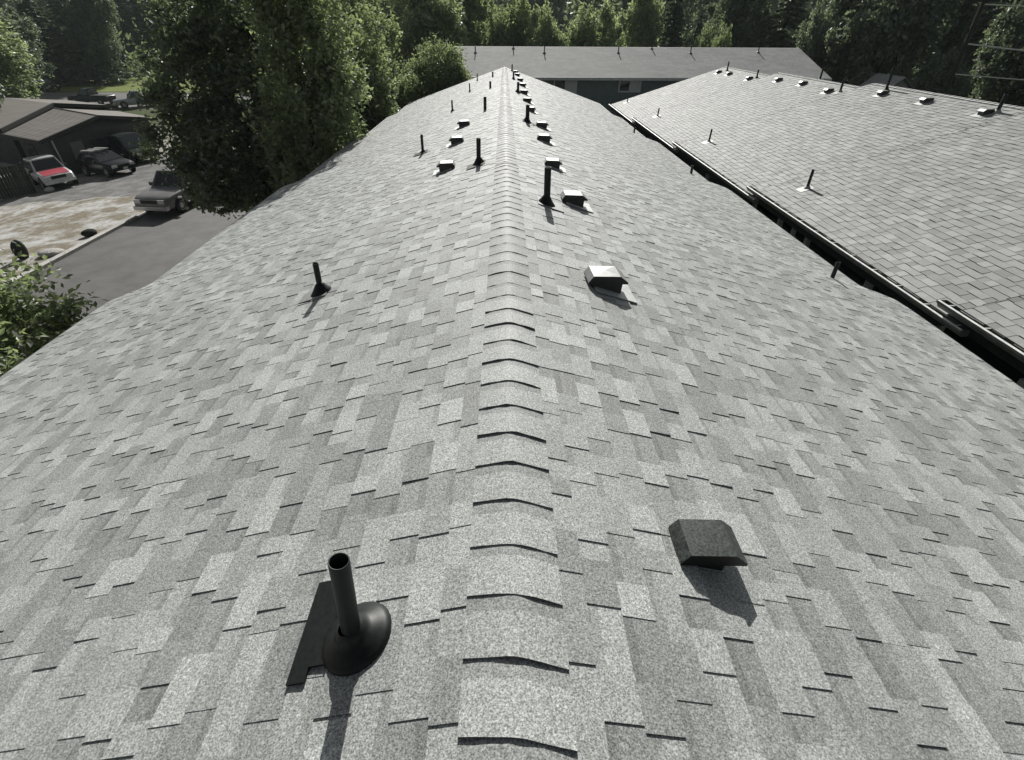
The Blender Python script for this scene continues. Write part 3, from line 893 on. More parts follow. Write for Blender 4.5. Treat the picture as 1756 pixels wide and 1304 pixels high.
def car(name, label, loc, heading, kind, body_m, hood_m=None, rack=False, group=None, L=4.5, Wd=1.8, H=1.5):
    """local +X is forward"""
    root = empty(name, loc, label, {'pickup': 'pickup truck', 'suv': 'car', 'hatch': 'car', 'van': 'van'}[kind], group, heading)
    hw = Wd / 2
    # stations: x (0 rear .. L front), bottom, belt top, half width
    if kind == 'pickup': st = [(0, .45, .98, .90), (.05, .36, 1.04, .97), (.40 * L, .32, 1.05, 1), (.66 * L, .32, 1.06, 1), (.70 * L, .32, 1.06, 1), (.93 * L, .34, .96, .98), (.985 * L, .36, .86, .93), (L, .42, .78, .86)]
    elif kind == 'van': st = [(0, .40, .95, .90), (.04 * L, .30, 1.0, .97), (.4 * L, .26, 1.0, 1), (.74 * L, .26, 1.0, 1), (.92 * L, .28, .88, .97), (.98 * L, .32, .76, .90), (L, .4, .66, .80)]
    elif kind == 'hatch': st = [(0, .40, .82, .84), (.05 * L, .28, .92, .95), (.4 * L, .22, .92, 1), (.70 * L, .22, .92, 1), (.90 * L, .24, .80, .95), (.98 * L, .28, .66, .86), (L, .34, .58, .76)]
    else: st = [(0, .42, .90, .90), (.04 * L, .32, .98, .97), (.4 * L, .28, 1.0, 1), (.68 * L, .28, 1.0, 1), (.92 * L, .30, .92, .97), (.98 * L, .34, .82, .91), (L, .42, .74, .84)]
    def sec(x, zb, zt, k):
        h_ = hw * k; y_ = []
        half = [(h_ * .90, zb), (h_ * .985, zb + .10), (h_, zb + .45 * (zt - zb)), (h_ * .985, zt - .10), (h_ * .93, zt - .025), (h_ * .80, zt), (0, zt + .02)]
        pts = [(x - L / 2, a, z) for a, z in half] + [(x - L / 2, -a, z) for a, z in half[::-1][1:]]
        return pts
    b = MB(); rows = [sec(*q) for q in st]
    b.grid(rows, 1, True); b.face(rows[0]); b.face(rows[-1][::-1])
    b.face([p for p in (rows[0][0], rows[0][-1], rows[-1][-1], rows[-1][0])])
    body = b.build('body', body_m, root, False)
    # cabin: x base rear, roof rear, roof front, base front
    cb = {'pickup': (.42 * L, .445 * L, .60 * L, .705 * L), 'suv': (.03 * L, .07 * L, .52 * L, .67 * L), 'hatch': (.02 * L, .16 * L, .52 * L, .72 * L), 'van': (.01 * L, .04 * L, .58 * L, .80 * L)}[kind]
    zb = {'pickup': 1.04, 'suv': .98, 'hatch': .90, 'van': .98}[kind]
    def cp(x, y, z): return Vector((x - L / 2, y, z))
    wb, wr_ = hw * .94, hw * .76
    Bp = {(s_, i): cp(x, s_ * wb, zb) for s_ in (1, -1) for i, x in ((0, cb[0]), (1, cb[3]))}
    Tp = {(s_, i): cp(x, s_ * wr_, H) for s_ in (1, -1) for i, x in ((0, cb[1]), (1, cb[2]))}
    c = MB()
    c.face([Bp[(1, 0)], Tp[(1, 0)], Tp[(1, 1)], Bp[(1, 1)]][::-1] if False else [Bp[(1, 1)], Bp[(1, 0)], Tp[(1, 0)], Tp[(1, 1)]])
    c.face([Bp[(-1, 0)], Bp[(-1, 1)], Tp[(-1, 1)], Tp[(-1, 0)]])
    c.face([Bp[(1, 1)], Tp[(1, 1)], Tp[(-1, 1)], Bp[(-1, 1)]][::-1])
    c.face([Bp[(1, 0)], Bp[(-1, 0)], Tp[(-1, 0)], Tp[(1, 0)]][::-1])
    # slightly domed roof
    rr = []
    for t in np.linspace(0, 1, 5):
        row = []
        for s_ in np.linspace(1, -1, 7):
            p = Tp[(1, 0)].lerp(Tp[(1, 1)], t).lerp(Tp[(-1, 0)].lerp(Tp[(-1, 1)], t), (1 - s_) / 2)
            row.append(p + Vector((0, 0, .05 * (1 - s_ ** 4) * (1 - (2 * t - 1) ** 4 * .8))))
        rr.append(row)
    c.grid(rr[::-1], 1, True)
    c.build('cabin', body_m, root, False)
    def pane(name_, q, a0, a1, b0, b1, off):
        p00, p10, p11, p01 = q
        def at(u, v): return p00.lerp(p10, u).lerp(p01.lerp(p11, u), v)
        pts = [at(a0, b0), at(a1, b0), at(a1, b1), at(a0, b1)]
        n_ = (pts[1] - pts[0]).cross(pts[3] - pts[0]).normalized()
        if n_.dot(pts[0] + pts[2] - Vector((cb[1] + cb[2] - L, 0, 2 * (zb + .2)))) < 0: n_ = -n_; pts = pts[::-1]
        m_ = MB(); m_.face([p + n_ * off for p in pts])
        for i in range(4):
            j = (i + 1) % 4; m_.face([pts[i] + n_ * off, pts[i], pts[j], pts[j] + n_ * off])
        m_.build(name_, M_GLASS, root, False)
    pane('windshield', (Bp[(1, 1)], Bp[(-1, 1)], Tp[(-1, 1)], Tp[(1, 1)]), .06, .94, .08, .92, .012)
    pane('rear_window', (Bp[(1, 0)], Bp[(-1, 0)], Tp[(-1, 0)], Tp[(1, 0)]), .10, .90, .15, .9, .012)
    sp = {'pickup': [(.06, .9)], 'suv': [(.05, .32), (.36, .62), (.66, .93)], 'hatch': [(.10, .40), (.45, .90)], 'van': [(.04, .30), (.33, .60), (.63, .92)]}[kind]
    for s_ in (1, -1):
        for a0, a1 in sp: pane('window', (Bp[(s_, 0)], Bp[(s_, 1)], Tp[(s_, 1)], Tp[(s_, 0)]), a0, a1, .12, .90, .012)
    if hood_m:
        hb = MB(); x0, x1 = st[-4][0] + .02, st[-2][0] - .05
        rows = []
        for t in np.linspace(0, 1, 6):
            xx = x0 + (x1 - x0) * t
            zt = np.interp(xx, [q[0] for q in st], [q[2] for q in st])
            rows.append([(xx - L / 2, hw * s_, zt + .032 - .02 * abs(s_)) for s_ in (.76, .4, 0, -.4, -.76)])
        hb.grid(rows[::-1], 1, True); hb.build('hood', hood_m, root, False)
    wx = (.17 * L, .82 * L); wr2 = .33 if kind in ('hatch',) else .37
    tm = MB(); tm.lathe([(wr2 * .62, -.09), (wr2 * .9, -.11), (wr2, -.07), (wr2, .07), (wr2 * .9, .11), (wr2 * .62, .09)], 20, 1, Matrix.Rotation(math.pi / 2, 4, 'X'))
    tme = tm.mesh('tyre', M_TYRE)
    rm = MB(); rm.lathe([(.001, .075), (wr2 * .2, .085), (wr2 * .5, .06), (wr2 * .63, .10), (wr2 * .63, -.10), (.001, -.09)], 16, 1, Matrix.Rotation(math.pi / 2, 4, 'X'))
    rme = rm.mesh('rim', M_RIM)
    ar = MB(); ar.lathe([(wr2 * 1.16, -.02), (wr2 * 1.16, .015), (.001, .015)], 20, 1, Matrix.Rotation(math.pi / 2, 4, 'X'))
    arm = ar.mesh('wheel_arch', M_DARKP)
    for x in wx:
        for s_ in (1, -1):
            o = link('wheel', tme, root, False, (x - L / 2, s_ * (hw - .06), wr2))
            q = link('rim', rme, o, False, (0, 0, 0)); q.rotation_euler = (0, 0, 0 if s_ < 0 else math.pi)
            a_ = link('wheel_arch', arm, root, False, (x - L / 2, s_ * (hw - .004), wr2 + .02)); a_.rotation_euler = (0, 0, 0 if s_ < 0 else math.pi)
    zl = {'pickup': .70, 'suv': .66, 'hatch': .58, 'van': .62}[kind]
    for s_ in (1, -1):
        h_ = MB(); h_.box((L / 2 - .09, s_ * hw * .66 - .17, zl - .02), (L / 2 + .012, s_ * hw * .66 + .15, zl + .14)); h_.build('headlight', M_LAMP, root, False)
        h_ = MB(); h_.box((-L / 2 - .012, s_ * hw * .78 - .10, zl), (-L / 2 + .06, s_ * hw * .78 + .06, zl + .22)); h_.build('tail_light', M_TAIL, root, False)
        h_ = MB(); h_.box((cb[3] - L / 2 - .35, s_ * (hw + .08) - .10, zb + .02), (cb[3] - L / 2 - .22, s_ * (hw + .08) + .10, zb + .18)); h_.build('mirror', M_DARKP, root, False)
    h_ = MB(); h_.box((L / 2 - .05, -hw * .46, zl - .04), (L / 2 + .015, hw * .46, zl + .14), 1)
    for k in range(3): h_.box((L / 2 + .0155, -hw * .45, zl - .01 + k * .05), (L / 2 + .022, hw * .45, zl + .005 + k * .05), 1)
    h_.build('grille', M_DARKP, root, False)
    h_ = MB(); h_.box((L / 2 - .12, -hw * .93, .36), (L / 2 + .09, hw * .93, .54)); h_.build('bumper', body_m if kind != 'pickup' else M_RIM, root, False)
    h_ = MB(); h_.box((-L / 2 - .09, -hw * .9, .40), (-L / 2 + .1, hw * .9, .56)); h_.build('bumper', M_DARKP, root, False)
    h_ = MB(); h_.box((L / 2 + .091, -.15, .40), (L / 2 + .098, .15, .52)); h_.build('number_plate', M_TRIM, root, False)
    if kind == 'pickup':
        h_ = MB(); h_.box((-L / 2 + .12, -hw * .8, 1.045), (.41 * L - L / 2, hw * .8, 1.075)); h_.build('bed_opening', M_DARKP, root, False)
    if rack:
        for k, xx in enumerate((cb[1] + .25, cb[2] - .15)):
            h_ = MB(); h_.box((xx - L / 2 - .025, -wr_, H + .11), (xx - L / 2 + .025, wr_, H + .145)); h_.build('roof_rack_bar', M_RIM, root, False)
        for s_ in (-.5, 0, .5):
            h_ = MB(); h_.box((cb[1] + .05 - L / 2, s_ * wr_ * 1.3 - .09, H + .147), (cb[2] + .1 - L / 2, s_ * wr_ * 1.3 + .09, H + .19)); h_.build('rack_board', P_WHITE, root, False)
    return root
def ground_at(x, y): return gz(x, y) + .008
def place(name, label, x, y, hd, kind, m, **k):
    r = car(name, label, (x, y, ground_at(x, y)), R(hd), kind, m, **k)
    # follow the slope of the drive
    if -31.5 < x < -18.3:
        s_ = .0909
        r.rotation_euler = (Matrix.Rotation(-math.atan(s_), 4, 'Y') @ Matrix.Rotation(R(hd), 4, 'Z')).to_euler()
    return r
place('pickup_truck', 'tan pickup truck parked at the kerb on the road, partly under the big tree', -17.05, 28.3, -96, 'pickup', P_SILV, L=5.3, Wd=1.85, H=1.72)
place('car', 'white station wagon with a faded red hood beside the board fence', -30.2, 36.3, -42, 'suv', P_WHITE, hood_m=P_RED, L=4.6, Wd=1.8, H=1.66)
place('car', 'black hatchback with boards on its roof rack in the driveway', -27.7, 38.3, -28, 'hatch', P_BLACK, rack=True, L=4.2, Wd=1.75, H=1.42)
place('van', 'dark green van parked in front of the house gable', -28.6, 42.8, -32, 'van', P_DK, L=4.8, Wd=1.9, H=1.9)
place('car', 'white car cut by the left picture edge on the far parking lot', -72.5, 84.5, 10, 'suv', P_WHITE, group='cars on the far parking lot', L=4.6)
place('car', 'dark car with bright windshield on the far parking lot under the trees', -69.5, 90.0, -25, 'suv', P_BLACK, group='cars on the far parking lot', L=4.7, H=1.6)
place('pickup_truck', 'dark green pickup truck on the far parking lot behind the house roof', -53.5, 76.2, 172, 'pickup', P_DK, group='cars on the far parking lot', L=5.6, H=1.8)
place('pickup_truck', 'silver pickup truck on the far parking lot half hidden by the big tree', -46.2, 74.0, 215, 'pickup', P_GREY, group='cars on the far parking lot', L=5.4, H=1.8)

# ------------------------------------------------------------------ small things in the yard
M_ROCK = mat('dark_rock', (.04, .042, .038), rough=.95, spec=.1, tone=False, noise=[(9, 5, .6, 1.5)], bump=(9, .5, .03))
M_ROCKL = mat('pale_rock', (.42, .41, .38), rough=.9, tone=False, noise=[(9, 5, .7, 1.2)], bump=(12, .8, .05))
def rock(name, label, x, y, r, h, m, seed):
    rg = random.Random(seed); b = MB(); rows = []
    ph = [rg.uniform(0, 6.28) for _ in range(4)]
    for i in range(9):
        a = math.pi * i / 8; rw = []
        for j in range(14):
            t = 2 * math.pi * j / 14
            k = 1 + .06 * math.sin(2 * t + ph[0]) + .05 * math.sin(3 * t + ph[1]) * math.sin(2 * a + ph[2])
            rw.append((r * k * math.sin(a) * math.cos(t), r * k * math.sin(a) * math.sin(t), h * .45 - h * .55 * math.cos(a) * (1 + .12 * math.sin(t + ph[3]) * math.sin(a))))
        rows.append(rw)
    b.grid(rows[::-1], 1, True, True)
    o = b.build(name, m, None, True, (x, y, gz(x, y)))
    return tag(o, label, 'rock')
rock('boulder', 'tall dark boulder in the dry yard near the kerb', -20.05, 20.7, .24, .80, M_ROCK, 1)
rock('stone', 'low dark stone at the edge of the kerb', -18.9, 23.2, .30, .30, M_ROCK, 2)
rock('stone', 'flat pale stone in the yard beside the tall dark boulder', -19.0, 20.9, .45, .22, M_ROCKL, 3)
rock('stone', 'small pale stone at the foot of the board fence', -28.9, 34.0, .28, .3, M_ROCKL, 4)

# ------------------------------------------------------------------ trees
def leaf_mat(name, c1, c2, tr=.45, gloss=.08):
    m = bpy.data.materials.new(name); m.use_nodes = True
    t = m.node_tree; N = t.nodes; L = t.links; N.remove(N['Principled BSDF'])
    o = N['Material Output']
    a = N.new('ShaderNodeAttribute'); a.attribute_name = 'tone'
    mx = N.new('ShaderNodeMix'); mx.data_type = 'RGBA'
    mx.inputs[6].default_value = (*c1, 1); mx.inputs[7].default_value = (*c2, 1)
    L.new(a.outputs['Fac'], mx.inputs[0])
    d = N.new('ShaderNodeBsdfDiffuse'); tl = N.new('ShaderNodeBsdfTranslucent'); g = N.new('ShaderNodeBsdfGlossy')
    g.inputs['Roughness'].default_value = .5
    g.inputs['Color'].default_value = (.9, .92, .9, 1)
    br = N.new('ShaderNodeVectorMath'); br.operation = 'MULTIPLY'; br.inputs[1].default_value = (1.65, 1.78, 1.12)
    L.new(mx.outputs[2], br.inputs[0])
    L.new(mx.outputs[2], d.inputs['Color']); L.new(br.outputs[0], tl.inputs['Color'])
    s1 = N.new('ShaderNodeMixShader'); s1.inputs[0].default_value = tr
    L.new(d.outputs[0], s1.inputs[1]); L.new(tl.outputs[0], s1.inputs[2])
    s2 = N.new('ShaderNodeMixShader'); s2.inputs[0].default_value = gloss
    L.new(s1.outputs[0], s2.inputs[1]); L.new(g.outputs[0], s2.inputs[2])
    L.new(s2.outputs[0], o.inputs['Surface'])
    return m
LF_MID = leaf_mat('leaf_green', (.052, .067, .053), (.165, .195, .135), tr=.55, gloss=.09)
LF_LIGHT = leaf_mat('leaf_light_green', (.09, .112, .072), (.25, .285, .185), tr=.58, gloss=.08)
LF_DARK = leaf_mat('leaf_dark_green', (.056, .070, .060), (.175, .20, .155), tr=.5, gloss=.10)
LF_BACK = leaf_mat('leaf_grey_green', (.115, .14, .10), (.31, .345, .235), tr=.6, gloss=.10)
LF_CONI = leaf_mat('needle_green', (.045, .057, .047), (.13, .15, .105), tr=.4, gloss=.08)
M_BARK = mat('bark', (.055, .047, .038), rough=.9, tone=False, noise=[(12, 4, .6, 1.4)], bump=(20, .6, .03))

def crown_mesh(name, lobes, n, size, seed, m, clump=.24, shell=.55, droop=0.0, per=80):
    """leaf-sized faces in clumps through the lobes (cx, cy, cz, rx, ry, rz)"""
    r = np.random.default_rng(seed)
    vol = np.array([l[3] * l[4] * l[5] for l in lobes]) ** .8
    cnt = (vol / vol.sum() * n).astype(int)
    C, S, K = [], [], []
    for l, c in zip(lobes, cnt):
        nc = max(10, int(c / per))
        d = r.normal(size=(nc, 3)); d /= np.linalg.norm(d, axis=1)[:, None]
        rad = (shell + (1.04 - shell) * r.random(nc) ** .6)
        rad *= 1 + .12 * np.sin(d[:, 0] * 5 + seed) * np.cos(d[:, 2] * 4 + seed * 2)
        cc = d * rad[:, None]
        idx = r.integers(0, nc, c)
        cs = clump * (.55 + .9 * r.random(nc))
        p = cc[idx] + r.normal(size=(c, 3)) * (cs[idx] * .55)[:, None]
        p = p * np.array(l[3:6]) + np.array(l[0:3])
        p[:, 2] -= droop * r.random(c) ** 2
        C.append(p); K.append(np.clip(.30 * r.random(nc)[idx] + .70 * r.random(c), 0, 1))
        S.append(np.full(c, 1.0))
    C = np.concatenate(C); K = np.concatenate(K)
    n = len(C)
    nn = r.normal(size=(n, 3)); nn[:, 2] = np.abs(nn[:, 2]) + .35
    nn /= np.linalg.norm(nn, axis=1)[:, None]
    t = r.normal(size=(n, 3)); t -= (t * nn).sum(1)[:, None] * nn; t /= np.linalg.norm(t, axis=1)[:, None]
    bt = np.cross(nn, t)
    s_ = size * (.6 + .8 * r.random(n))
    a = t * s_[:, None]; b_ = bt * (s_ * .55)[:, None]
    fold = nn * (s_ * .15)[:, None]
    V = np.stack([C - a, C + b_ * .95 + a * .05 + fold, C + a, C - b_ * .95 + a * .05 + fold], 1).reshape(-1, 3)
    F = np.arange(n * 4).reshape(n, 4)
    return np_mesh(name, V, F, K, m)

def conifer_mesh(name, H, Rb, n, size, seed, m):
    r = np.random.default_rng(seed)
    tiers = int(H / .42)
    P, K = [], []
    per = n // tiers
    for k in range(tiers):
        t = k / tiers
        z0 = H * (.06 + .94 * t)
        rr = Rb * (1 - t) ** .85 + .12
        nb = max(5, int(13 * (1 - t) + 4))
        az = r.random(nb) * 6.28
        bl = rr * (.72 + .42 * r.random(nb))
        c = int(per * (1.55 * (1 - t) + .2))
        i = r.integers(0, nb, c)
        u = r.random(c) ** .62
        an = az[i] + r.normal(size=c) * .16 * (1.1 - u)
        rad = bl[i] * u
        z = z0 - .30 * rad + .10 * rad * u + r.normal(size=c) * .07 - .10 * r.random(c)
        P.append(np.stack([rad * np.cos(an), rad * np.sin(an), z], 1)); K.append(np.clip(.25 * r.random(c) + .75 * u * r.random(c), 0, 1))
    C = np.concatenate(P); K = np.concatenate(K); n = len(C)
    out_ = C * np.array([1, 1, 0]); out_ /= (np.linalg.norm(out_, axis=1)[:, None] + 1e-6)
    t = out_ + r.normal(size=(n, 3)) * .5 + np.array([0, 0, -.35]); t /= np.linalg.norm(t, axis=1)[:, None]
    q = r.normal(size=(n, 3)); bt = np.cross(t, q); bt /= np.linalg.norm(bt, axis=1)[:, None]
    s_ = size * (.6 + .8 * r.random(n))
    a = t * s_[:, None]; b_ = bt * (s_ * .38)[:, None]
    V = np.stack([C - a, C + b_, C + a, C - b_], 1).reshape(-1, 3)
    return np_mesh(name, V, np.arange(n * 4).reshape(n, 4), K, m)

def trunk_mesh(name, h, r0, limbs, seed):
    rg = random.Random(seed); b = MB()
    pts = [(0, 0, -.15)] ; x = y = 0
    for k in range(1, 7):
        x += rg.uniform(-.10, .10); y += rg.uniform(-.10, .10); pts.append((x, y, h * k / 6))
    b.tube(pts, [r0 * (1.25 if k == 0 else 1 - .78 * k / 6) for k in range(7)], 10)
    for (z, ln, up) in limbs:
        a = rg.uniform(0, 6.28); t = z / h; r1 = r0 * (1 - .78 * t) * .5
        p0 = Vector((np.interp(z, [q[2] for q in pts], [q[0] for q in pts]), np.interp(z, [q[2] for q in pts], [q[1] for q in pts]), z))
        d = Vector((math.cos(a), math.sin(a), up)) * .72
        p1 = p0 + d * ln * .5 + Vector((0, 0, .05)); p2 = p0 + d * ln + Vector((0, 0, .25 * ln))
        b.tube([p0, p1, p2], [r1, r1 * .65, r1 * .25], 7)
    return b.mesh(name, M_BARK)

def tree(name, label, loc, crown_me, trunk_me, cat='tree', group=None, rz=0.0, s=(1, 1, 1)):
    root = empty(name, loc, label, cat, group, rz)
    root.scale = s
    link('crown', crown_me, root, False); link('trunk', trunk_me, root, False)
    return root

# the big tree by the left eave (heights are above its ground)
g0 = GZ
big_l = [(0, 0, 5.4, 3.1, 3.0, 3.3), (-1.6, -.6, 4.4, 2.0, 2.2, 2.3), (1.3, -.2, 4.3, 1.9, 2.0, 2.4), (.2, -1.3, 3.7, 2.6, 1.8, 2.0), (.1, .4, 7.9, 2.2, 2.2, 1.9), (-.3, .2, 7.8, 2.3, 2.2, 2.0), (-2.3, .3, 6.0, 1.4, 1.8, 2.2), (1.9, .3, 6.0, 1.35, 1.8, 2.4), (1.5, 0, 2.6, 1.7, 1.4, 1.0), (-.9, -.4, 2.7, 1.9, 1.5, 1.0)]
tree('broadleaf_tree', 'large dark broadleaf tree left of the eave, above the parked pickup', (-8.8, 20.6, g0),
     crown_mesh('crown', big_l, 80000, .085, 1, LF_MID, clump=.15, shell=.3, per=110), trunk_mesh('trunk', 8.5, .26, [(2.2, 2.2, .6), (2.6, 2.2, .7), (3.2, 2.3, .7), (4.2, 2.2, .8), (5, 1.8, .9), (6, 1.6, .9)], 1))
t6_l = [(0, 0, 5.6, 1.35, 1.6, 1.7), (.2, .3, 7.3, 1.35, 1.5, 1.6), (.5, -.2, 8.6, 1.25, 1.3, 1.3), (-.2, .1, 4.0, 1.1, 1.4, 1.3), (.8, .4, 6.3, .95, 1.1, 1.2), (-.5, .2, 9.4, 1.2, 1.3, 1.4)]
tree('broadleaf_tree', 'sunlit light green tree leaning over the left eave, right of the large dark one', (-5.85, 17.2, g0),
     crown_mesh('crown', t6_l, 30000, .08, 6, LF_LIGHT, clump=.2, shell=.4, droop=.5), trunk_mesh('trunk', 8.5, .15, [(3.5, 1.0, 1), (4.5, 1.0, 1), (6, .9, 1)], 6))
t2_l = [(0, 0, 4.0, 1.7, 1.9, 2.4), (.2, 0, 6.9, 1.5, 1.7, 2.4), (-.6, .3, 9.2, 1.4, 1.6, 2.0), (.8, -.5, 3.0, 1.2, 1.2, 1.6), (1.0, .3, 5.4, 1.0, 1.2, 1.6)]
tree('broadleaf_tree', 'tall light green tree just behind the large one, touching the eave', (-6.75, 25.8, g0),
     crown_mesh('crown', t2_l, 42000, .085, 2, LF_LIGHT, clump=.18, shell=.35), trunk_mesh('trunk', 9, .2, [(2.5, 1.3, 1), (3.5, 1.4, 1), (5, 1.2, 1)], 2))
t3_l = [(0, 0, 3.2, 1.7, 1.6, 1.8), (.3, 0, 5.0, 1.35, 1.4, 1.6), (-.6, 0, 7.5, 1.3, 1.4, 2.0)]
tree('broadleaf_tree', 'slender light green tree beyond the left eave near the far gable', (-6.2, 30.4, g0),
     crown_mesh('crown', t3_l, 30000, .085, 3, LF_LIGHT, clump=.18, shell=.35), trunk_mesh('trunk', 7.5, .17, [(2.5, 1.1, 1), (4, 1.2, 1)], 3))
t4_l = [(0, 0, 5.7, 1.75, 1.7, 1.55), (-.75, 0, 4.9, 1.2, 1.3, 1.5), (.75, 0, 4.9, 1.15, 1.3, 1.5), (0, -.3, 3.6, 1.6, 1.5, 1.3)]
tree('round_tree', 'small round dense tree at the far left corner of the near roof', (-3.72, 33.0, -7.0),
     crown_mesh('crown', t4_l, 42000, .07, 4, LF_LIGHT, clump=.2, shell=.5), trunk_mesh('trunk', 5.5, .14, [(2.2, .9, 1), (3, .9, 1)], 4))
t5_l = [(0, 0, 4.25, 1.0, 1.1, 1.15), (-.8, .2, 4.4, 1.1, 1.1, 1.15), (.1, -.9, 3.9, 1.0, 1.0, 1.1), (.25, .5, 3.6, .75, .9, 1.0), (-.7, -.9, 4.2, 1.1, 1.0, 1.1), (-1.4, -.3, 4.4, 1.1, 1.1, 1.1)]
tree('broadleaf_tree', 'sunlit leafy tree at the left picture edge below the near eave', (-7.2, 6.6, g0 - .28),
     crown_mesh('crown', t5_l, 30000, .055, 5, LF_LIGHT, clump=.2, shell=.4), trunk_mesh('trunk', 4.2, .12, [(2.2, 1.2, .9), (2.6, 1.2, .9), (3, 1.1, .9)], 5))

# shared crowns for the rows behind
def lobes_round(seed, R0, H0):
    rg = random.Random(seed); L_ = [(0, 0, H0 * .58, R0 * .82, R0 * .82, H0 * .36)]
    for k in range(7):
        a = k * .9 + rg.random(); L_.append((R0 * .5 * math.cos(a), R0 * .5 * math.sin(a), H0 * rg.uniform(.36, .80), R0 * rg.uniform(.42, .6), R0 * rg.uniform(.42, .6), H0 * rg.uniform(.15, .24)))
    return L_
C_R = [crown_mesh('crown', lobes_round(20 + k, 3.0, 10.0), 26000, .14, 30 + k, m, clump=.2, shell=.45) for k, m in enumerate((LF_BACK, LF_LIGHT, LF_DARK, LF_BACK))]
T_R = trunk_mesh('trunk', 8.0, .24, [(2.5, 1.6, .9), (3.2, 1.7, .9), (4.2, 1.6, 1)], 9)
C_C = [conifer_mesh('crown', 14.0, 2.9, 26000, .16, 50 + k, LF_CONI) for k in range(2)]
T_C = trunk_mesh('trunk', 13.5, .26, [], 10)
def row_tree(px, Y, kind, wpx, top, label, group=None, rz=0.0, zbase=None):
    D = .82 * Y + .7
    X = (px - 864) * D / 880
    zt = 1.2 + (40 - top) * D * .82 / 880
    z0 = gz(X, Y) if zbase is None else zbase
    Hh = zt - z0
    rad = wpx / 2 * D / 880
    if kind == 'c':
        me, tr, s_ = C_C[int(px) % 2], T_C, (rad / 2.9, rad / 2.9, Hh / 14.0); nm, ct = 'conifer', 'tree'
    else:
        me, tr, s_ = C_R[kind], T_R, (rad / 3.0, rad / 3.0, Hh / 9.8); nm, ct = 'broadleaf_tree', 'tree'
    tree(nm, label, (X, Y, z0), me, tr, ct, group, rz, s_)
G1 = 'trees behind the far building'
row_tree(735, 54, 0, 150, -40, 'broad dark tree rising behind the small round tree, left of the far building', G1, .4)
row_tree(868, 53, 1, 92, -3, 'conical pale green tree behind the far roof, straight above the near ridge', G1, 1.0)
row_tree(812, 62, 0, 80, -45, 'tall tree between the broad dark one and the conical pale one', G1, 2.0)
row_tree(936, 52, 3, 80, 10, 'low round tree behind the far roof, just right of the conical pale one', G1, 3.0)
row_tree(1022, 52, 3, 112, 2, 'wide round tree with dark heart behind the middle of the far roof', G1, 4.0)
row_tree(1092, 55, 0, 74, -30, 'upright dark green tree behind the middle of the far roof', G1, 5.0)
row_tree(1150, 57, 'c', 90, -60, 'dark conifer behind the right half of the far roof', G1, .3)
row_tree(1196, 52, 'c', 56, 20, 'short young conifer just over the far ridge', G1, 1.3)
row_tree(1203, 50, 1, 40, 52, 'yellow green sapling peeping over the far ridge beside the young conifer', G1, 1.9)
row_tree(1232, 50, 1, 46, 48, 'yellow green bushy sapling peeping over the far ridge, the right one of two', G1, .9)
row_tree(1262, 56, 2, 110, -50, 'dark broadleaf tree behind the right end of the far roof', G1, 2.2)
row_tree(1345, 54, 'c', 130, -90, 'tall dark conifer behind the right gable of the far building', G1, 2.9)
G2 = 'dark trees behind the right building'
row_tree(1435, 44, 2, 120, -60, 'dark leafy tree beside the right gable of the far building', G2, .2)
row_tree(1520, 40, 2, 170, -120, 'largest dark tree behind the ridge of the right building', G2, 1.5)
row_tree(1610, 48, 2, 150, -80, 'dark tree behind the right ridge, between the largest one and the cables', G2, 2.5)
row_tree(1700, 42, 'c', 150, -110, 'broad dark conifer behind the overhead cables', G2, .8)
row_tree(1765, 36, 2, 120, 10, 'dark tree at the right picture edge behind the cables', G2, 3.1)
row_tree(1650, 34, 2, 90, 90, 'low dark tree just behind the right ridge', G2, 4.1)
row_tree(1840, 33, 'c', 170, -80, 'dark conifer beyond the right picture edge', G2, 4.4)
G3 = 'dark trees behind the house on the left'
row_tree(-40, 62, 0, 150, 30, 'greyish leafy tree at the left picture edge behind the house', G3, .5)
row_tree(40, 100, 0, 90, 45, 'lower leafy tree far behind the parking lot at the left', G3, 1.5)
row_tree(75, 98, 'c', 110, -30, 'dark conifer behind the dark car on the far parking lot', G3, .5)
row_tree(140, 100, 'c', 120, -60, 'tall dark conifer left of the bright lawn', G3, 1.9)
row_tree(172, 100, 2, 80, -30, 'dark broadleaf tree with its trunk before the bright lawn', G3, 1.1)
row_tree(5, 80, 2, 110, 20, 'dark leafy tree above the white car at the left edge', G3, 2.3)
row_tree(245, 136, 2, 120, -40, 'dark tree behind the bright lawn', G3, 3.3)
row_tree(320, 134, 'c', 110, -40, 'dark conifer hidden mostly behind the large broadleaf tree', G3, 4.2)
row_tree(620, 60, 2, 110, -50, 'dark tree behind the tall light green tree near the left eave', G3, 5.2)
row_tree(670, 72, 'c', 100, -60, 'dark conifer between the tall light green tree and the broad dark one', G3, .2)
row_tree(-140, 48, 2, 200, -30, 'dark tree beyond the left picture edge', G3, 2.0)
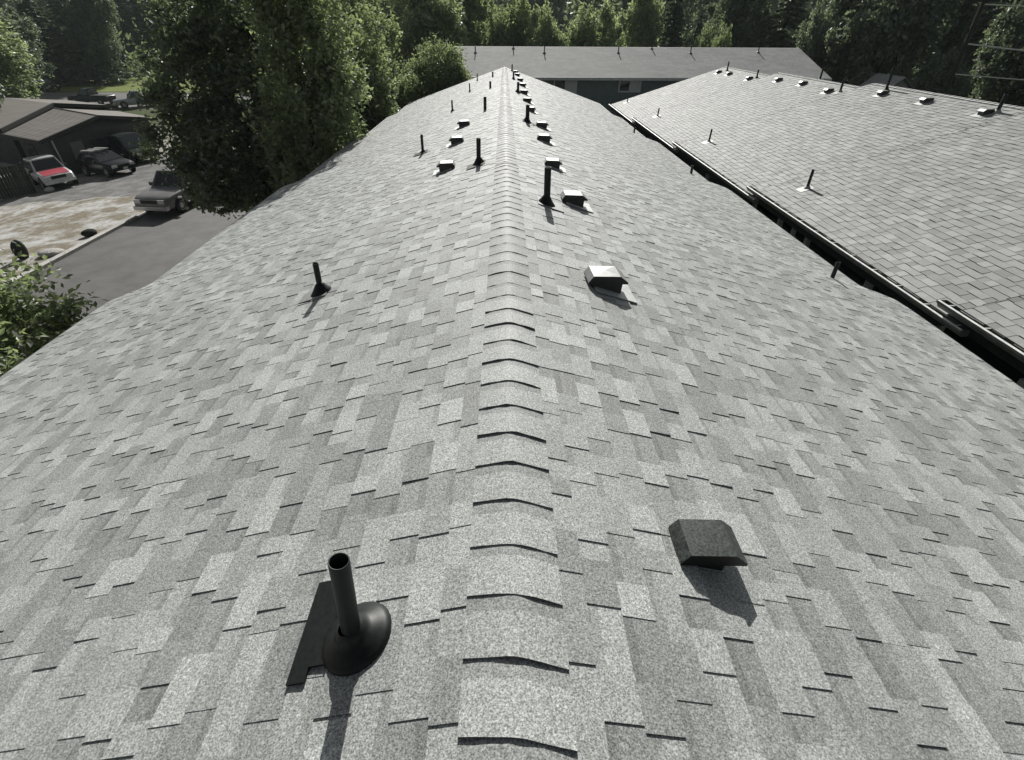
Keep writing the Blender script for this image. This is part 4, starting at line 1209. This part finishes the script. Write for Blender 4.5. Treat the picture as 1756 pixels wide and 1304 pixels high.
# the wood that closes the view far behind: one mass
rgw = random.Random(77)
V_, F_l, T_l = [], [], []
vb = 0
r_ = np.random.default_rng(8)
for k in range(120):
    x = -260 + 520 * (k + rgw.random()) / 120; y = 105 + 30 * rgw.random() + (12 if abs(x) < 60 else 0)
    if -100 < x < -40: y = 136 + 18 * rgw.random()
    hh = rgw.uniform(13, 19); rr = rgw.uniform(3.0, 4.6)
    nn_ = 1500
    d = r_.normal(size=(nn_, 3)); d /= np.linalg.norm(d, axis=1)[:, None]
    p = d * (.6 + .45 * r_.random(nn_) ** .5)[:, None] * np.array([rr, rr, hh * .48]) + np.array([x, y, gz(x, y) + hh * .52])
    q = r_.normal(size=(nn_, 3)) * .34; q2 = r_.normal(size=(nn_, 3)) * .30
    V_.append(np.stack([p - q, p + q2, p + q, p - q2], 1).reshape(-1, 3)); T_l.append(r_.random(nn_))
V_ = np.concatenate(V_); T_l = np.concatenate(T_l)
tag(link('far_wood', np_mesh('far_wood', V_, np.arange(len(V_)).reshape(-1, 4), T_l, LF_DARK)), 'far wood closing the view behind all the buildings', 'wood', kind='stuff')

# ------------------------------------------------------------------ overhead cables on the right
M_CABLE = mat('pale_cable', (.72, .71, .68), rough=.5, tone=False)
M_POLE = mat('pole_wood', (.022, .021, .018), rough=.85, tone=False, noise=[(8, 4, .7, 1.2)])
pole = empty('utility_pole', (24.3, 32.0, -7), 'wooden utility pole standing among the dark trees at the right', 'utility pole')
b = MB(); b.tube([(24.3, 32.0, -7.2), (24.3, 32.0, 3.2)], [.13, .09], 12); b.build('post', M_POLE, pole)
b = MB(); b.box((23.6, 31.95, 2.2), (25.0, 32.05, 2.32)); b.build('crossarm', M_POLE, pole)
for nm, za, zb, lab in (('high', 2.10, 1.9, 'highest pale overhead cable at the right picture edge'), ('middle', .42, -.9, 'thick pale overhead cable in the middle of three at the right'), ('low', -.95, -1.75, 'lowest pale overhead cable just above the right ridge')):
    b = MB(); pts = []
    for k in range(13):
        t = k / 12; pts.append((24.3 + 20 * t, 32 - 1.5 * t, za + (zb - za) * t - 1.0 * t * (1 - t) * .6))
    b.tube(pts, .040 if nm == 'middle' else .030, 6)
    tag(b.build('overhead_cable', M_CABLE), lab, 'cable', 'overhead cables on the right')


# ------------------------------------------------------------------ thin summer haze over the whole place
hz = bpy.data.materials.new('thin_haze'); hz.use_nodes = True
t = hz.node_tree; t.nodes.clear()
o_ = t.nodes.new('ShaderNodeOutputMaterial'); pv = t.nodes.new('ShaderNodeVolumePrincipled')
pv.inputs['Color'].default_value = (.78, .92, .89, 1)
pv.inputs['Density'].default_value = 0.00025
pv.inputs['Anisotropy'].default_value = 0.1
t.links.new(pv.outputs[0], o_.inputs['Volume'])
b = MB(); b.box((-650, -250, -11), (650, 960, 34))
tag(b.build('haze', hz), kind='stuff')
